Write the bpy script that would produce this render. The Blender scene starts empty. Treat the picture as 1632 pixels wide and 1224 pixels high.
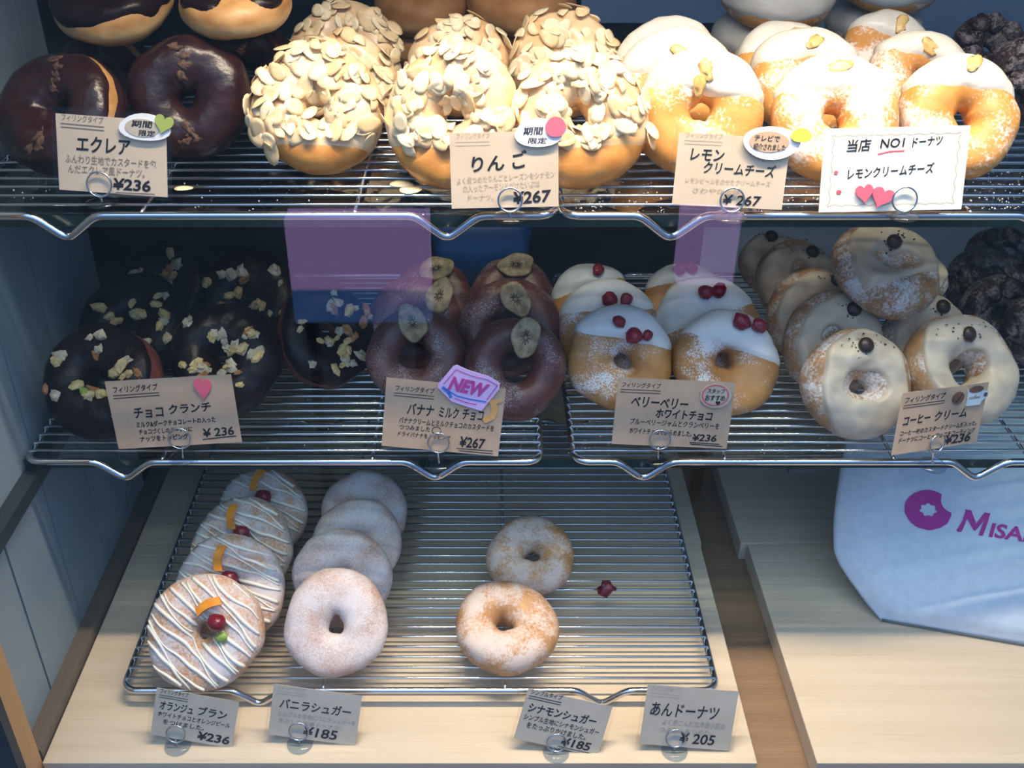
import bpy, math, random
import numpy as np
from mathutils import Vector, Matrix, noise

# ------------------------------------------------------------------ camera, sky, lamps, exposure
S = bpy.context.scene
C = S.collection
PI = math.pi
F = 1650.0                      # focal length in pixels of the 1632 wide frame
PX, PY = 777.0, 612.0
TH = math.atan(1043 / F)        # downward pitch
HC = 0.652                      # lens above the boards
cd = bpy.data.cameras.new('camera'); cam = bpy.data.objects.new('camera', cd); C.objects.link(cam)
cam.location = (0, 0, HC); cam.rotation_euler = (PI / 2 - TH, 0, 0)
cd.sensor_fit = 'HORIZONTAL'; cd.sensor_width = 36.0; cd.lens = F / 1632 * 36; cd.shift_x = (816 - PX) / 1632
cd.clip_start = 0.01; cd.clip_end = 200
S.camera = cam
S.view_settings.view_transform = 'Standard'; S.view_settings.look = 'None'
S.view_settings.gamma = 1.0; S.view_settings.use_curve_mapping = False
S.view_settings.exposure = 0.0
S.cycles.transparent_max_bounces = 32
S.cycles.max_bounces = 10

W = bpy.data.worlds.new('sky'); S.world = W; W.use_nodes = True
nt = W.node_tree; nt.nodes.clear()
tc = nt.nodes.new('ShaderNodeTexCoord'); sx = nt.nodes.new('ShaderNodeSeparateXYZ')
rp = nt.nodes.new('ShaderNodeValToRGB'); bg = nt.nodes.new('ShaderNodeBackground'); ow = nt.nodes.new('ShaderNodeOutputWorld')
nt.links.new(tc.outputs['Generated'], sx.inputs[0]); nt.links.new(sx.outputs['Z'], rp.inputs[0])
nt.links.new(rp.outputs[0], bg.inputs[0]); nt.links.new(bg.outputs[0], ow.inputs[0])
rp.color_ramp.elements[0].position = 0.0; rp.color_ramp.elements[0].color = (0.045, 0.075, 0.13, 1)
el = rp.color_ramp.elements.new(0.42); el.color = (0.05, 0.14, 0.36, 1)
rp.color_ramp.elements[2].position = 0.78; rp.color_ramp.elements[2].color = (0.46, 0.70, 1.0, 1)
bg.inputs[1].default_value = 2.8


def area(name, loc, rot, sx_, sy_, power, col, spread=180):
    l = bpy.data.lights.new(name, 'AREA'); l.shape = 'RECTANGLE'; l.size = sx_; l.size_y = sy_
    l.energy = power; l.color = col; l.spread = math.radians(spread)
    o = bpy.data.objects.new(name, l); C.objects.link(o); o.location = loc; o.rotation_euler = rot
    return o


area('strip_lamp', (0.13, 0.552, 0.82), (0, 0, 0), 0.62, 0.024, 3.6, (1.0, 0.82, 0.61), 104)

# ------------------------------------------------------------------ pixel <-> place
c_, s_ = math.cos(TH), math.sin(TH)
FWD = np.array([0, c_, -s_]); UP = np.array([0, s_, c_]); RT = np.array([1., 0, 0]); CAM = np.array([0, 0, HC])


def ray(px, py):
    return RT * ((px - PX) / F) - UP * ((py - PY) / F) + FWD


def proj(p):
    q = np.asarray(p) - CAM; d = q @ FWD
    return PX + F * (q @ RT) / d, PY - F * (q @ UP) / d


def at_z(px, py, z):
    d = ray(px, py); return CAM + d * ((z - HC) / d[2])


def at_plane(px, py, p0, n):
    d = ray(px, py); return CAM + d * (np.dot(np.asarray(p0) - CAM, n) / np.dot(d, n))


ZT, ZM, ZB = HC - .2555, HC - .457, 0.016     # rack frame heights: top, middle, bottom
YT, YM, YB = 0.600, 0.6155, 0.557             # rack fronts
WIRE = 0.0046                                 # top of the cross wires above the frame axis

# ------------------------------------------------------------------ materials


class NT:
    def __init__(self, name):
        m = bpy.data.materials.new(name); m.use_nodes = True
        self.m = m; self.t = m.node_tree; self.b = self.t.nodes['Principled BSDF']

    def n(self, typ, **kw):
        x = self.t.nodes.new(typ)
        for k, v in kw.items(): setattr(x, k, v)
        return x

    def l(self, a, b): self.t.links.new(a, b)

    def coords(self, scale=(1, 1, 1)):
        t = self.n('ShaderNodeTexCoord'); oi = self.n('ShaderNodeObjectInfo')
        mu = self.n('ShaderNodeVectorMath', operation='SCALE'); mu.inputs[0].default_value = (7, 3, 5)
        self.l(oi.outputs['Random'], mu.inputs['Scale'])
        ad = self.n('ShaderNodeVectorMath', operation='ADD'); self.l(t.outputs['Object'], ad.inputs[0]); self.l(mu.outputs[0], ad.inputs[1])
        mp = self.n('ShaderNodeMapping'); mp.inputs['Scale'].default_value = scale; self.l(ad.outputs[0], mp.inputs[0])
        self.obj = t.outputs['Object']
        return mp.outputs[0]

    def noise(self, vec, scale, detail=3, rough=.55):
        x = self.n('ShaderNodeTexNoise'); x.inputs['Scale'].default_value = scale; x.inputs['Detail'].default_value = detail
        x.inputs['Roughness'].default_value = rough; self.l(vec, x.inputs['Vector']); return x.outputs['Fac']

    def ramp(self, fac, stops):
        r = self.n('ShaderNodeValToRGB'); e = r.color_ramp.elements
        while len(e) < len(stops): e.new(0.5)
        for el, (p, col) in zip(e, stops):
            el.position = p; el.color = (*col, 1) if len(col) == 3 else col
        self.l(fac, r.inputs[0]); return r.outputs[0]

    def math(self, op, a, b=None, clamp=False):
        x = self.n('ShaderNodeMath', operation=op); x.use_clamp = clamp
        for i, v in enumerate((a, b)):
            if v is None: continue
            if isinstance(v, (int, float)): x.inputs[i].default_value = v
            else: self.l(v, x.inputs[i])
        return x.outputs[0]

    def mix(self, fac, a, b):
        x = self.n('ShaderNodeMix', data_type='RGBA')
        self.l(fac, x.inputs[0]) if not isinstance(fac, (int, float)) else setattr(x.inputs[0], 'default_value', fac)
        for i, v in ((6, a), (7, b)):
            if isinstance(v, tuple): x.inputs[i].default_value = (*v, 1)
            else: self.l(v, x.inputs[i])
        return x.outputs[2]

    def bump(self, h, dist, strength=1.0):
        x = self.n('ShaderNodeBump'); x.inputs['Distance'].default_value = dist; x.inputs['Strength'].default_value = strength
        self.l(h, x.inputs['Height']); self.l(x.outputs[0], self.b.inputs['Normal'])


def plain(name, col, rough=.5, metal=0.0, spec=.5, emit=None, strength=1.0, bump=None):
    k = NT(name); k.b.inputs['Base Color'].default_value = (*col, 1); k.b.inputs['Roughness'].default_value = rough
    k.b.inputs['Metallic'].default_value = metal; k.b.inputs['Specular IOR Level'].default_value = spec
    if emit:
        k.b.inputs['Emission Color'].default_value = (*emit, 1); k.b.inputs['Emission Strength'].default_value = strength
    if bump:
        v = k.coords(); k.bump(k.noise(v, bump[0], 4), bump[1])
    return k.m


def mottled(name, a, b, scale, rough=.5, bump=0.0, lo=.35, hi=.65, stretch=(1, 1, 1), detail=4, spec=.5):
    k = NT(name); v = k.coords(stretch); f = k.noise(v, scale, detail)
    k.l(k.ramp(f, [(lo, a), (hi, b)]), k.b.inputs['Base Color']); k.b.inputs['Roughness'].default_value = rough
    k.b.inputs['Specular IOR Level'].default_value = spec
    if bump: k.bump(f, bump)
    return k.m


def dough(name, base, dark, band=None, powder=None, lo=.5, hi=.6, coarse=40, fine=600, wc=.6, rough=.45, zlo=None, sss=.0, bump=.0006):
    """fried dough: brown mottle, a pale ring round the equator (band), sugar dusted over it (powder)"""
    k = NT(name); v = k.coords()
    f = k.noise(v, 55, 4)
    col = k.ramp(f, [(.32, dark), (.62, base)])
    sp = k.n('ShaderNodeSeparateXYZ'); k.l(k.obj, sp.inputs[0])
    if band:
        az = k.math('ABSOLUTE', k.math('ADD', sp.outputs['Z'], .004))
        w = k.math('ADD', az, k.math('MULTIPLY', k.math('SUBTRACT', k.noise(v, 70, 2), .5), .008))
        fb = k.math('SUBTRACT', 1.0, k.math('DIVIDE', w, .0065), True)
        col = k.mix(fb, col, band)
    fn = k.noise(v, fine, 3, .7)
    if powder:
        cs = k.noise(v, coarse, 3)
        val = k.math('ADD', k.math('MULTIPLY', cs, wc), k.math('MULTIPLY', fn, 1 - wc))
        if zlo is not None:
            val = k.math('ADD', val, k.math('MULTIPLY', sp.outputs['Z'], zlo))
        pf = k.ramp(val, [(lo, (0, 0, 0)), (hi, (1, 1, 1))])
        col = k.mix(pf, col, powder)
        rr = k.math('ADD', k.math('MULTIPLY', pf, .4), rough, True); k.l(rr, k.b.inputs['Roughness'])
    else:
        k.b.inputs['Roughness'].default_value = rough
    k.l(col, k.b.inputs['Base Color'])
    h = k.math('ADD', k.math('MULTIPLY', f, .7), k.math('MULTIPLY', fn, .3)); k.bump(h, bump)
    return k.m


def wood(name, a, b, dark, scale=(3, 60, 60), rough=.55):
    k = NT(name); v = k.coords(scale)
    f = k.noise(v, 1.0, 6, .6); f2 = k.noise(v, 4.0, 3, .6)
    col = k.ramp(f, [(.3, a), (.7, b)])
    fk = k.ramp(f2, [(.58, (0, 0, 0)), (.78, (1, 1, 1))])
    k.l(k.mix(k.math('MULTIPLY', fk, .55), col, dark), k.b.inputs['Base Color']); k.b.inputs['Roughness'].default_value = rough
    k.bump(f2, .0004)
    return k.m


def glassy(name, tint, ior=1.45, rough=0.0, extra=0.0, edge=None):
    """clear sheet: see-through with Fresnel reflections"""
    k = NT(name); t = k.t; t.nodes.remove(k.b)
    tr = k.n('ShaderNodeBsdfTransparent'); tr.inputs[0].default_value = (*tint, 1)
    gl = k.n('ShaderNodeBsdfGlossy'); gl.inputs['Roughness'].default_value = rough; gl.inputs[0].default_value = (1, 1, 1, 1)
    fr = k.n('ShaderNodeFresnel'); ge = k.n('ShaderNodeNewGeometry')
    k.l(k.math('ADD', ior, k.math('MULTIPLY', ge.outputs['Backfacing'], 1 / ior - ior)), fr.inputs[0])   # the same reflection leaving the sheet as entering it
    mx = k.n('ShaderNodeMixShader'); k.l(k.math('ADD', fr.outputs[0], extra, True), mx.inputs[0])
    k.l(tr.outputs[0], mx.inputs[1]); k.l(gl.outputs[0], mx.inputs[2])
    k.l(mx.outputs[0], t.nodes['Material Output'].inputs[0])
    return k.m


M = dict(
    chrome=plain('chrome_wire', (.62, .64, .66), .16, 1.0),
    steel=plain('dark_steel', (.10, .12, .14), .35, .8),
    pale_wood=wood('pale_board_wood', (.55, .45, .325), (.64, .54, .41), (.40, .31, .21)),
    oak=wood('brown_deck_wood', (.20, .120, .062), (.27, .165, .090), (.12, .065, .033), (4, 90, 90)),
    post=wood('post_wood', (.50, .28, .11), (.60, .36, .16), (.35, .18, .07), (60, 60, 4)),
    trim=wood('trim_wood', (.10, .08, .06), (.15, .12, .09), (.05, .04, .03), (60, 4, 60)),
    wall=mottled('wall_paint', (.20, .27, .32), (.28, .36, .41), 8, .45, .0006, .3, .7),
    groove=plain('wall_groove', (.05, .06, .07), .8),
    dark=mottled('dark_panel', (.008, .010, .016), (.020, .022, .030), 6, .5),
    grey=mottled('grey_panel', (.40, .47, .54), (.54, .61, .68), 5, .4),
    navy=plain('navy_paint', (.012, .018, .030), .5),
    pane=glassy('pane_glass', (.985, .99, .99), 1.45),
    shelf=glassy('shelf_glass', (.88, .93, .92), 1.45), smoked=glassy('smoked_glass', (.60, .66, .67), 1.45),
    edge=plain('glass_edge', (.008, .030, .028), .25),
    sleeve=glassy('clear_sleeve', (.97, .97, .97), 1.30, .15, .0),
    acrylic=glassy('clear_base', (.80, .85, .90), 1.4, .08, .0),
    paper=mottled('cream_card', (.66, .53, .38), (.71, .58, .43), 30, .8),
    kraft=mottled('kraft_card', (.50, .345, .225), (.56, .40, .275), 60, .85, .0002),
    greycard=mottled('pale_grey_card', (.50, .43, .34), (.55, .48, .385), 40, .8),
    white_card=mottled('white_card', (.80, .79, .68), (.84, .83, .73), 30, .8),
    sticker=plain('white_sticker', (.84, .85, .86), .7),
    ink=plain('black_ink', (.010, .008, .010), .6),
    pencil=plain('faded_ink', (.22, .18, .15), .8),
    faint=plain('faint_ink', (.46, .36, .27), .8),
    faintgrey=plain('faint_grey_ink', (.31, .29, .27), .8),
    red=plain('red_ink', (.75, .10, .14), .7),
    pinkpaper=plain('pink_paper', (.80, .13, .20), .7),
    lilac=plain('lilac_paper', (.74, .50, .86), .7),
    magenta=plain('magenta_ink', (.55, .06, .30), .7),
    blue=plain('blue_ink', (.05, .20, .65), .7),
    green=plain('green_paper', (.36, .45, .10), .7),
    yellow=plain('lemon_paper', (.70, .58, .08), .7),
    orangep=plain('orange_paper', (.72, .38, .12), .7),
    brownp=plain('brown_paper', (.16, .07, .045), .7),
    cup=plain('pale_blue_paper', (.58, .70, .74), .7),
    bag=mottled('white_canvas', (.54, .64, .74), (.60, .70, .80), 120, .8, .0002),
    seam=plain('bag_shade_grey', (.13, .14, .16), .8),  # dark grey stands in for shade under the bag's edge
    print=plain('magenta_print', (.42, .02, .27), .7),
    tub=plain('blue_plastic', (.012, .06, .19), .35),
    street=mottled('pavement', (.05, .05, .05), (.08, .08, .08), 3, .9),
    purple=plain('purple_glow', (.2, .1, .25), .5, emit=(.56, .37, .80), strength=2.7),  # glow added for the purple patches mirrored in the pane
    bluelit=plain('blue_glow', (.05, .08, .2), .5, emit=(.10, .26, .72), strength=1.6),  # glow added for the blue band mirrored below the purple
    # dough and toppings
    golden=dough('golden_dough', (.66, .31, .075), (.50, .20, .04), band=(.74, .46, .17), rough=.35),
    tan=dough('tan_dough', (.62, .34, .12), (.45, .21, .06), band=(.76, .50, .22), rough=.4),
    brown=dough('brown_dough', (.50, .24, .08), (.36, .15, .04), band=(.58, .32, .13), rough=.62, bump=.0014),
    lemon=dough('powdered_golden_dough', (.70, .34, .085), (.60, .26, .05), powder=(.86, .80, .74), lo=.50, hi=.60, coarse=32, fine=420, wc=.62),
    berry=dough('dusted_golden_dough', (.56, .27, .08), (.44, .185, .045), powder=(.82, .82, .84), lo=.535, hi=.60, coarse=30, fine=900, wc=.55, zlo=1.5),
    coffee=dough('frosted_brown_dough', (.50, .27, .12), (.36, .16, .055), powder=(.76, .72, .70), lo=.47, hi=.60, coarse=50, fine=500, wc=.5),
    vanilla=dough('sugared_dough', (.52, .34, .27), (.42, .25, .19), powder=(.68, .63, .63), lo=.40, hi=.60, coarse=45, fine=700, wc=.5, zlo=2.0),
    cinnamon=dough('cinnamon_dough', (.50, .26, .10), (.40, .19, .07), powder=(.64, .53, .47), lo=.47, hi=.60, coarse=45, fine=500, wc=.6, zlo=4.0),
    orange=dough('iced_golden_dough', (.56, .30, .13), (.46, .22, .08), powder=(.66, .60, .61), lo=.41, hi=.56, coarse=40, fine=500, wc=.55),
    cocoa=dough('cocoa_dough', (.15, .044, .033), (.095, .027, .022), powder=(.56, .50, .52), lo=.545, hi=.65, coarse=35, fine=1100, wc=.45, rough=.3),
    redchoc=dough('red_brown_chocolate', (.21, .055, .036), (.13, .034, .024), rough=.28),
    choc=mottled('dark_chocolate', (.009, .004, .005), (.018, .008, .008), 70, .30, .0012, spec=.2),
    chocwarm=mottled('chocolate_glaze', (.016, .006, .007), (.036, .011, .010), 60, .28, .0012, spec=.35),
    chunk=dough('rough_dark_dough', (.030, .016, .016), (.010, .006, .007), powder=(.30, .27, .29), lo=.50, hi=.68, coarse=60, fine=400, wc=.5, rough=.35, bump=.003),
    rubble=mottled('filling_crust', (.05, .022, .014), (.14, .075, .045), 300, .7, .001),
    white_icing=mottled('white_chocolate', (.78, .77, .74), (.84, .83, .80), 55, .38, .0012),
    cream_icing=mottled('cream_cheese_icing', (.70, .67, .57), (.80, .77, .68), 60, .35, .0016),
    coffee_cream=mottled('coffee_cream', (.60, .47, .335), (.70, .57, .43), 45, .42, .0012),
    sheer=mottled('sugar_glaze', (.70, .43, .19), (.82, .64, .42), 40, .25, .0004),
    drizzle=plain('white_drizzle', (.83, .81, .72), .35),
    almond=mottled('almond_slice', (.84, .69, .42), (.88, .78, .55), 160, .5, .0003),
    almond2=mottled('toasted_almond_slice', (.76, .55, .28), (.83, .66, .40), 160, .5, .0003),
    nut=mottled('cream_nut', (.66, .43, .14), (.78, .58, .27), 200, .5, .0006),
    nutgrey=mottled('pale_nut', (.50, .40, .26), (.66, .56, .40), 200, .5, .0006),
    nutbrown=mottled('skin_on_nut', (.36, .13, .04), (.48, .22, .08), 200, .5, .0006),
    pistachio=mottled('green_pistachio', (.22, .36, .05), (.34, .46, .10), 200, .5, .0006),
    cranberry=mottled('cranberry', (.22, .006, .020), (.34, .012, .035), 160, .22, .0012),
    cherry=mottled('dark_cherry', (.12, .004, .012), (.22, .008, .024), 160, .2, .0010),
    peel=mottled('orange_peel', (.80, .26, .02), (.86, .36, .04), 120, .25, .0004),
    banana=mottled('dried_banana', (.22, .15, .075), (.46, .36, .20), 160, .55, .0012),
    seed=mottled('banana_core', (.06, .045, .025), (.16, .11, .06), 300, .6, .0006),
    chip=plain('chocolate_drop', (.045, .022, .018), .35),
    crumb=plain('cocoa_crumb', (.030, .017, .013), .7),
    lemonpeel=mottled('candied_lemon_peel', (.66, .42, .12), (.76, .54, .22), 120, .3, .0004),
    sugar=plain('sugar_grain', (.85, .86, .88), .6),
)

# ------------------------------------------------------------------ mesh helpers


class MB:
    def __init__(self): self.v = []; self.f = []; self.mi = []

    def add(self, vs, fs, mi=0):
        o = len(self.v); self.v += [tuple(float(x) for x in p) for p in vs]
        self.f += [tuple(i + o for i in q) for q in fs]; self.mi += [mi] * len(fs)
        return self

    def box(self, x0, x1, y0, y1, z0, z1, mi=0):
        vs = [(x, y, z) for z in (z0, z1) for y in (y0, y1) for x in (x0, x1)]
        return self.add(vs, [(0, 2, 3, 1), (4, 5, 7, 6), (0, 1, 5, 4), (2, 6, 7, 3), (0, 4, 6, 2), (1, 3, 7, 5)], mi)

    def tube(self, pts, r, n=8, closed=False, mi=0):
        P = [Vector(p) for p in pts]; m = len(P); vs = []; fs = []
        R = r if isinstance(r, (list, tuple)) else [r] * m
        t0 = (P[1] - P[0]).normalized()
        nrm = t0.orthogonal().normalized()
        for i in range(m):
            if closed: t = (P[(i + 1) % m] - P[i - 1]).normalized()
            else: t = (P[min(i + 1, m - 1)] - P[max(i - 1, 0)]).normalized()
            nrm = (nrm - t * nrm.dot(t)).normalized(); b = t.cross(nrm)
            for k in range(n):
                a = 2 * PI * k / n; vs.append(P[i] + (nrm * math.cos(a) + b * math.sin(a)) * R[i])
        for i in range(m if closed else m - 1):
            j = (i + 1) % m
            for k in range(n): fs.append((i * n + k, i * n + (k + 1) % n, j * n + (k + 1) % n, j * n + k))
        if not closed:
            fs.append(tuple(range(n - 1, -1, -1))); fs.append(tuple((m - 1) * n + k for k in range(n)))
        return self.add(vs, fs, mi)

    def prism(self, poly, z0, z1, mi=0):
        n = len(poly)
        vs = [(x, y, z0) for x, y in poly] + [(x, y, z1) for x, y in poly]
        fs = [tuple(range(n - 1, -1, -1)), tuple(range(n, 2 * n))] + [(i, (i + 1) % n, n + (i + 1) % n, n + i) for i in range(n)]
        return self.add(vs, fs, mi)

    def lathe(self, prof, n=24, mi=0):
        vs = []; fs = []; m = len(prof)
        for r, z in prof:
            for k in range(n):
                a = 2 * PI * k / n; vs.append((r * math.cos(a), r * math.sin(a), z))
        for i in range(m - 1):
            for k in range(n): fs.append((i * n + k, i * n + (k + 1) % n, (i + 1) * n + (k + 1) % n, (i + 1) * n + k))
        fs.append(tuple(range(n - 1, -1, -1))); fs.append(tuple((m - 1) * n + k for k in range(n)))
        return self.add(vs, fs, mi)

    def mesh(self, name, mats, smooth=True):
        me = bpy.data.meshes.new(name); me.from_pydata(self.v, [], self.f)
        for m in (mats if isinstance(mats, (list, tuple)) else [mats]): me.materials.append(m)
        me.polygons.foreach_set('material_index', self.mi)
        if smooth: me.polygons.foreach_set('use_smooth', [True] * len(self.f))
        me.update(); return me

    def build(self, name, mats, parent=None, smooth=False):
        return link(name, self.mesh(name, mats, smooth), parent)


def link(name, me, parent=None, mat=None):
    o = bpy.data.objects.new(name, me); C.objects.link(o)
    if parent is not None: o.parent = parent
    if mat is not None: o.matrix_basis = mat
    return o


def tag(o, label, cat, group=None, kind=None):
    o['label'] = label; o['category'] = cat
    if group: o['group'] = group
    if kind: o['kind'] = kind
    return o


def struct(o): o['kind'] = 'structure'; return o


def thing(name, label, cat, mat, group=None):
    o = bpy.data.objects.new(name, None); C.objects.link(o); o.matrix_basis = mat; o.empty_display_size = .01
    return tag(o, label, cat, group)


def frame(loc, x, y, z):
    m = Matrix.Identity(4)
    for i, a in enumerate((x, y, z)):
        for j in range(3): m[j][i] = a[j]
    for j in range(3): m[j][3] = loc[j]
    return m


# ------------------------------------------------------------------ the case
XL, XR = -0.347, 0.62
DK = -0.020     # deck height below the pale boards
struct(MB().box(XL - .03, XR, .475, 1.17, DK - .03, DK).build('floor', M['oak']))
wl = MB()
edges = [.505, .566, .640, .714, .788, .832]
for a, b in zip(edges[:-1], edges[1:]):
    wl.box(XL - .02, XL, a + .0014, b - .0014, DK, 1.0)
wl.box(XL - .022, XL - .004, .505, .832, DK, 1.0, 1)
struct(wl.build('wall_left', [M['wall'], M['groove']]))
struct(MB().box(XL - .03, XL - .012, .832, 1.17, DK, 1.0).build('wall_left_rear', M['dark']))
struct(MB().box(XL - .03, .10, 1.15, 1.17, DK, 1.0).build('wall_back', M['dark']))
struct(MB().box(.10, .26, 1.15, 1.17, DK, .385).build('wall_back_low', M['dark']))
struct(MB().box(.10, .26, 1.15, 1.17, .385, 1.0).box(.26, XR, 1.15, 1.17, DK, 1.0).build('wall_back_right', M['grey']))
struct(MB().box(XR, XR + .02, .475, 1.17, DK, 1.0).build('wall_right', M['wall']))
struct(MB().box(XL - .03, XR + .02, .475, 1.17, 1.0, 1.02).build('ceiling', M['navy']))
tb = MB().box(XL, XL + .0135, .507, 1.15, DK, .008)
struct(tb.build('baseboard_left', M['trim']))
struct(MB().box(XL - .03, XL + .013, .485, .505, DK - .03, 1.0).build('trim_1', M['post']))
struct(MB().box(XL - .03, XL + .0135, .476, .4848, DK - .03, 1.0).build('trim_2', M['navy']))
struct(MB().box(XL - .03, XR + .02, .450, .4755, -.90, DK + .012).build('wall_front', M['navy']))
struct(MB().box(XL - .03, XR + .02, .462, .466, DK + .012, 1.0).build('window_1', M['pane']))
struct(MB().box(-6, 6, -9, .45, -.95, -.90).build('pavement', M['street']))


def board(name, label, x0, x1, y0, y1, group):
    o = MB().box(x0, x1, y0, y1, DK, 0).build(name, M['pale_wood'])
    bv = o.modifiers.new('bevel', 'BEVEL'); bv.width = .0008; bv.segments = 2
    tag(o, label, 'board', group)


board('wooden_board', 'pale wooden board under the front of the lowest wire rack', XL + .0145, .2015, .502, .7480, 'pale boards')
board('wooden_board', 'pale wooden board under the rear of the lowest wire rack, behind a seam', XL + .0145, .2030, .7490, 1.10, 'pale boards')
board('wooden_board', 'pale wooden board in front of the white canvas bag', .246, .60, .502, .7480, 'pale boards')
board('wooden_board', 'dim rear wooden board running back beneath and behind the white bag', .240, .60, .7490, 1.10, 'pale boards')


def glass_shelf(label, yf, z, x0, x1, mat='shelf', yb=.908):
    g = MB().box(x0, x1, yf + .0065, yb, z - .0105, z - .0025)
    o = g.build('glass_shelf', [M[mat], M['edge']])
    for p in o.data.polygons:
        if p.normal.y < -.9: p.material_index = 1
    tag(o, label, 'shelf', 'glass shelves')


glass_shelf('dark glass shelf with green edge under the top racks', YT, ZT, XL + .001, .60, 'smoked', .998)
glass_shelf('clear glass shelf with dark green edge under the middle racks', YM, ZM, XL + .001, .60)
tag(MB().box(XL + .0005, XL + .012, 0.508, .908, ZM - .0225, ZM - .011).build('shelf_rail', M['steel']), 'dark metal rail on the left wall carrying the middle glass shelf', 'rail')
tag(MB().box(XL + .0005, XL + .012, YT + .03, .908, ZT - .0225, ZT - .011).build('shelf_rail', M['steel']), 'dark metal rail on the left wall carrying the top glass shelf', 'rail')
p = at_z(1277, 744, ZM - .013)
tag(MB().box(p[0] - .010, p[0] + .010, YM + .0068, YM + .02, ZM - .0165, ZM - .0107).build('shelf_clip', M['steel']), 'small metal clip under the middle glass shelf near the white bag', 'clip')


def rack(label, x0, x1, yf, yb, z, vs, bars, pitch):
    r = thing('cooling_rack', label, 'wire rack', Matrix.Translation(((x0 + x1) / 2, yf, z)), 'wire racks')
    cx = (x0 + x1) / 2
    fr, wr = .0027, .0011
    D, hw = .0143, .020

    def dip(x):
        d = 0
        for k in range(-4, 5):
            xx = x + k * .0011
            d += max([0] + [D * 1.12 * (1 - abs(xx - v) / hw) for v in vs]) / 9
        return d
    xs = sorted(set([round(x, 5) for x in np.linspace(x0 + .011, x1 - .011, 40)] + [round(v + k * hw * 1.3 / 10, 5) for v in vs for k in range(-10, 11)]))
    rc = .011
    path = []
    for x in xs: path.append((x - cx, 0, -dip(x)))
    def corner(ax, ay, a0, a1):
        return [(ax - cx + rc * math.cos(t), ay + rc * math.sin(t), 0) for t in np.linspace(a0, a1, 7)]
    path += corner(x1 - rc, rc, -PI / 2, 0)[1:]
    path += corner(x1 - rc, yb - yf - rc, 0, PI / 2)
    for x in reversed(xs[1:-1]): path.append((x - cx, yb - yf, -dip(x)))
    path += corner(x0 + rc, yb - yf - rc, PI / 2, PI)
    path += corner(x0 + rc, rc, PI, 3 * PI / 2)[:-1]
    MB().tube(path, fr, 10, True).build('frame', M['chrome'], r, True)
    g = MB()
    n = int((yb - yf - .010) / pitch)
    for i in range(n):
        y = .0095 + i * pitch; zz = fr + wr - .0003
        a, b = x0 - cx - .0012, x1 - cx + .0012
        g.tube([(a, y, zz - .0062), (a + .0001, y, zz - .002), (a + .0016, y, zz), (b - .0016, y, zz), (b - .0001, y, zz - .002), (b, y, zz - .0062)], wr, 6)
    g.build('wire_grid', M['chrome'], r, True)
    for bx in bars:
        MB().tube([(bx - cx, -.0004, fr * .55), (bx - cx, .004, fr - .0007), (bx - cx, yb - yf, fr - .0007)], .0014, 7).build('support_bar', M['chrome'], r, True)
    return r


rack('chrome wire rack on the top shelf under the chocolate and almond doughnuts', -.337, .042, YT, 1.005, ZT, [-.264, -.0253], [-.215, -.0826], .0150)
rack('chrome wire rack on the top shelf under the white iced doughnuts', .0465, .44, YT, 1.005, ZT, [.115, .354], [.17, .30], .0150)
rack('chrome wire rack on the middle shelf under the nut and banana doughnuts', -.3415, .0394, YM, .925, ZM, [-.2695, -.0389], [-.24, -.085], .0106)
rack('chrome wire rack on the middle shelf under the berry and coffee doughnuts', .0640, .46, YM, .925, ZM, [.116, .3635], [.175, .30, .40], .0106)
rack('chrome wire rack on the pale board at the bottom of the case', -.2857, .1797, YB, .93, ZB, [-.180, .0898], [-.1286, .0137], .0110)

# blue tub behind the middle rack
p = at_z(768, 425, ZM - .0025)
tu = thing('storage_tub', 'dark blue plastic tub at the back of the middle shelf', 'tub', Matrix.Translation((p[0], .872, ZM - .0025)))
tm = MB()
def rrect(w, d, r=.012, n=5):
    return [(sx_ * (w - r) + r * math.cos(a), sy_ * (d - r) + r * math.sin(a)) for sx_, sy_, a0 in ((1, 1, 0), (-1, 1, PI / 2), (-1, -1, PI), (1, -1, 3 * PI / 2)) for a in np.linspace(a0, a0 + PI / 2, n)]
A, B = rrect(.038, .026), rrect(.046, .032)
n = len(A)
A2, B2 = rrect(.036, .024), rrect(.044, .030)
tm.add([(x, y, 0) for x, y in A] + [(x, y, .10) for x, y in B] + [(x, y, .10) for x, y in B2] + [(x, y, .003) for x, y in A2],
       [tuple(range(n - 1, -1, -1))] + [(k * n + i, k * n + (i + 1) % n, (k + 1) * n + (i + 1) % n, (k + 1) * n + i) for k in range(3) for i in range(n)] + [tuple(range(3 * n, 4 * n))])
tm.build('tub_body', M['tub'], tu, True)
MB().tube([(x * 1.01, y * 1.01, .099) for x, y in B], .0022, 6, True).build('rim', M['tub'], tu, True)

# ------------------------------------------------------------------ doughnuts


def basis(al, az, roll=0):
    n = np.array([math.sin(az) * math.cos(al), -math.cos(az) * math.cos(al), math.sin(al)])
    y = np.array([-math.sin(az) * math.sin(al), math.cos(az) * math.sin(al), math.cos(al)])
    x = np.cross(y, n)
    cr, sr = math.cos(roll), math.sin(roll)
    return np.stack([x * cr + y * sr, y * cr - x * sr, n])


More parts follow.
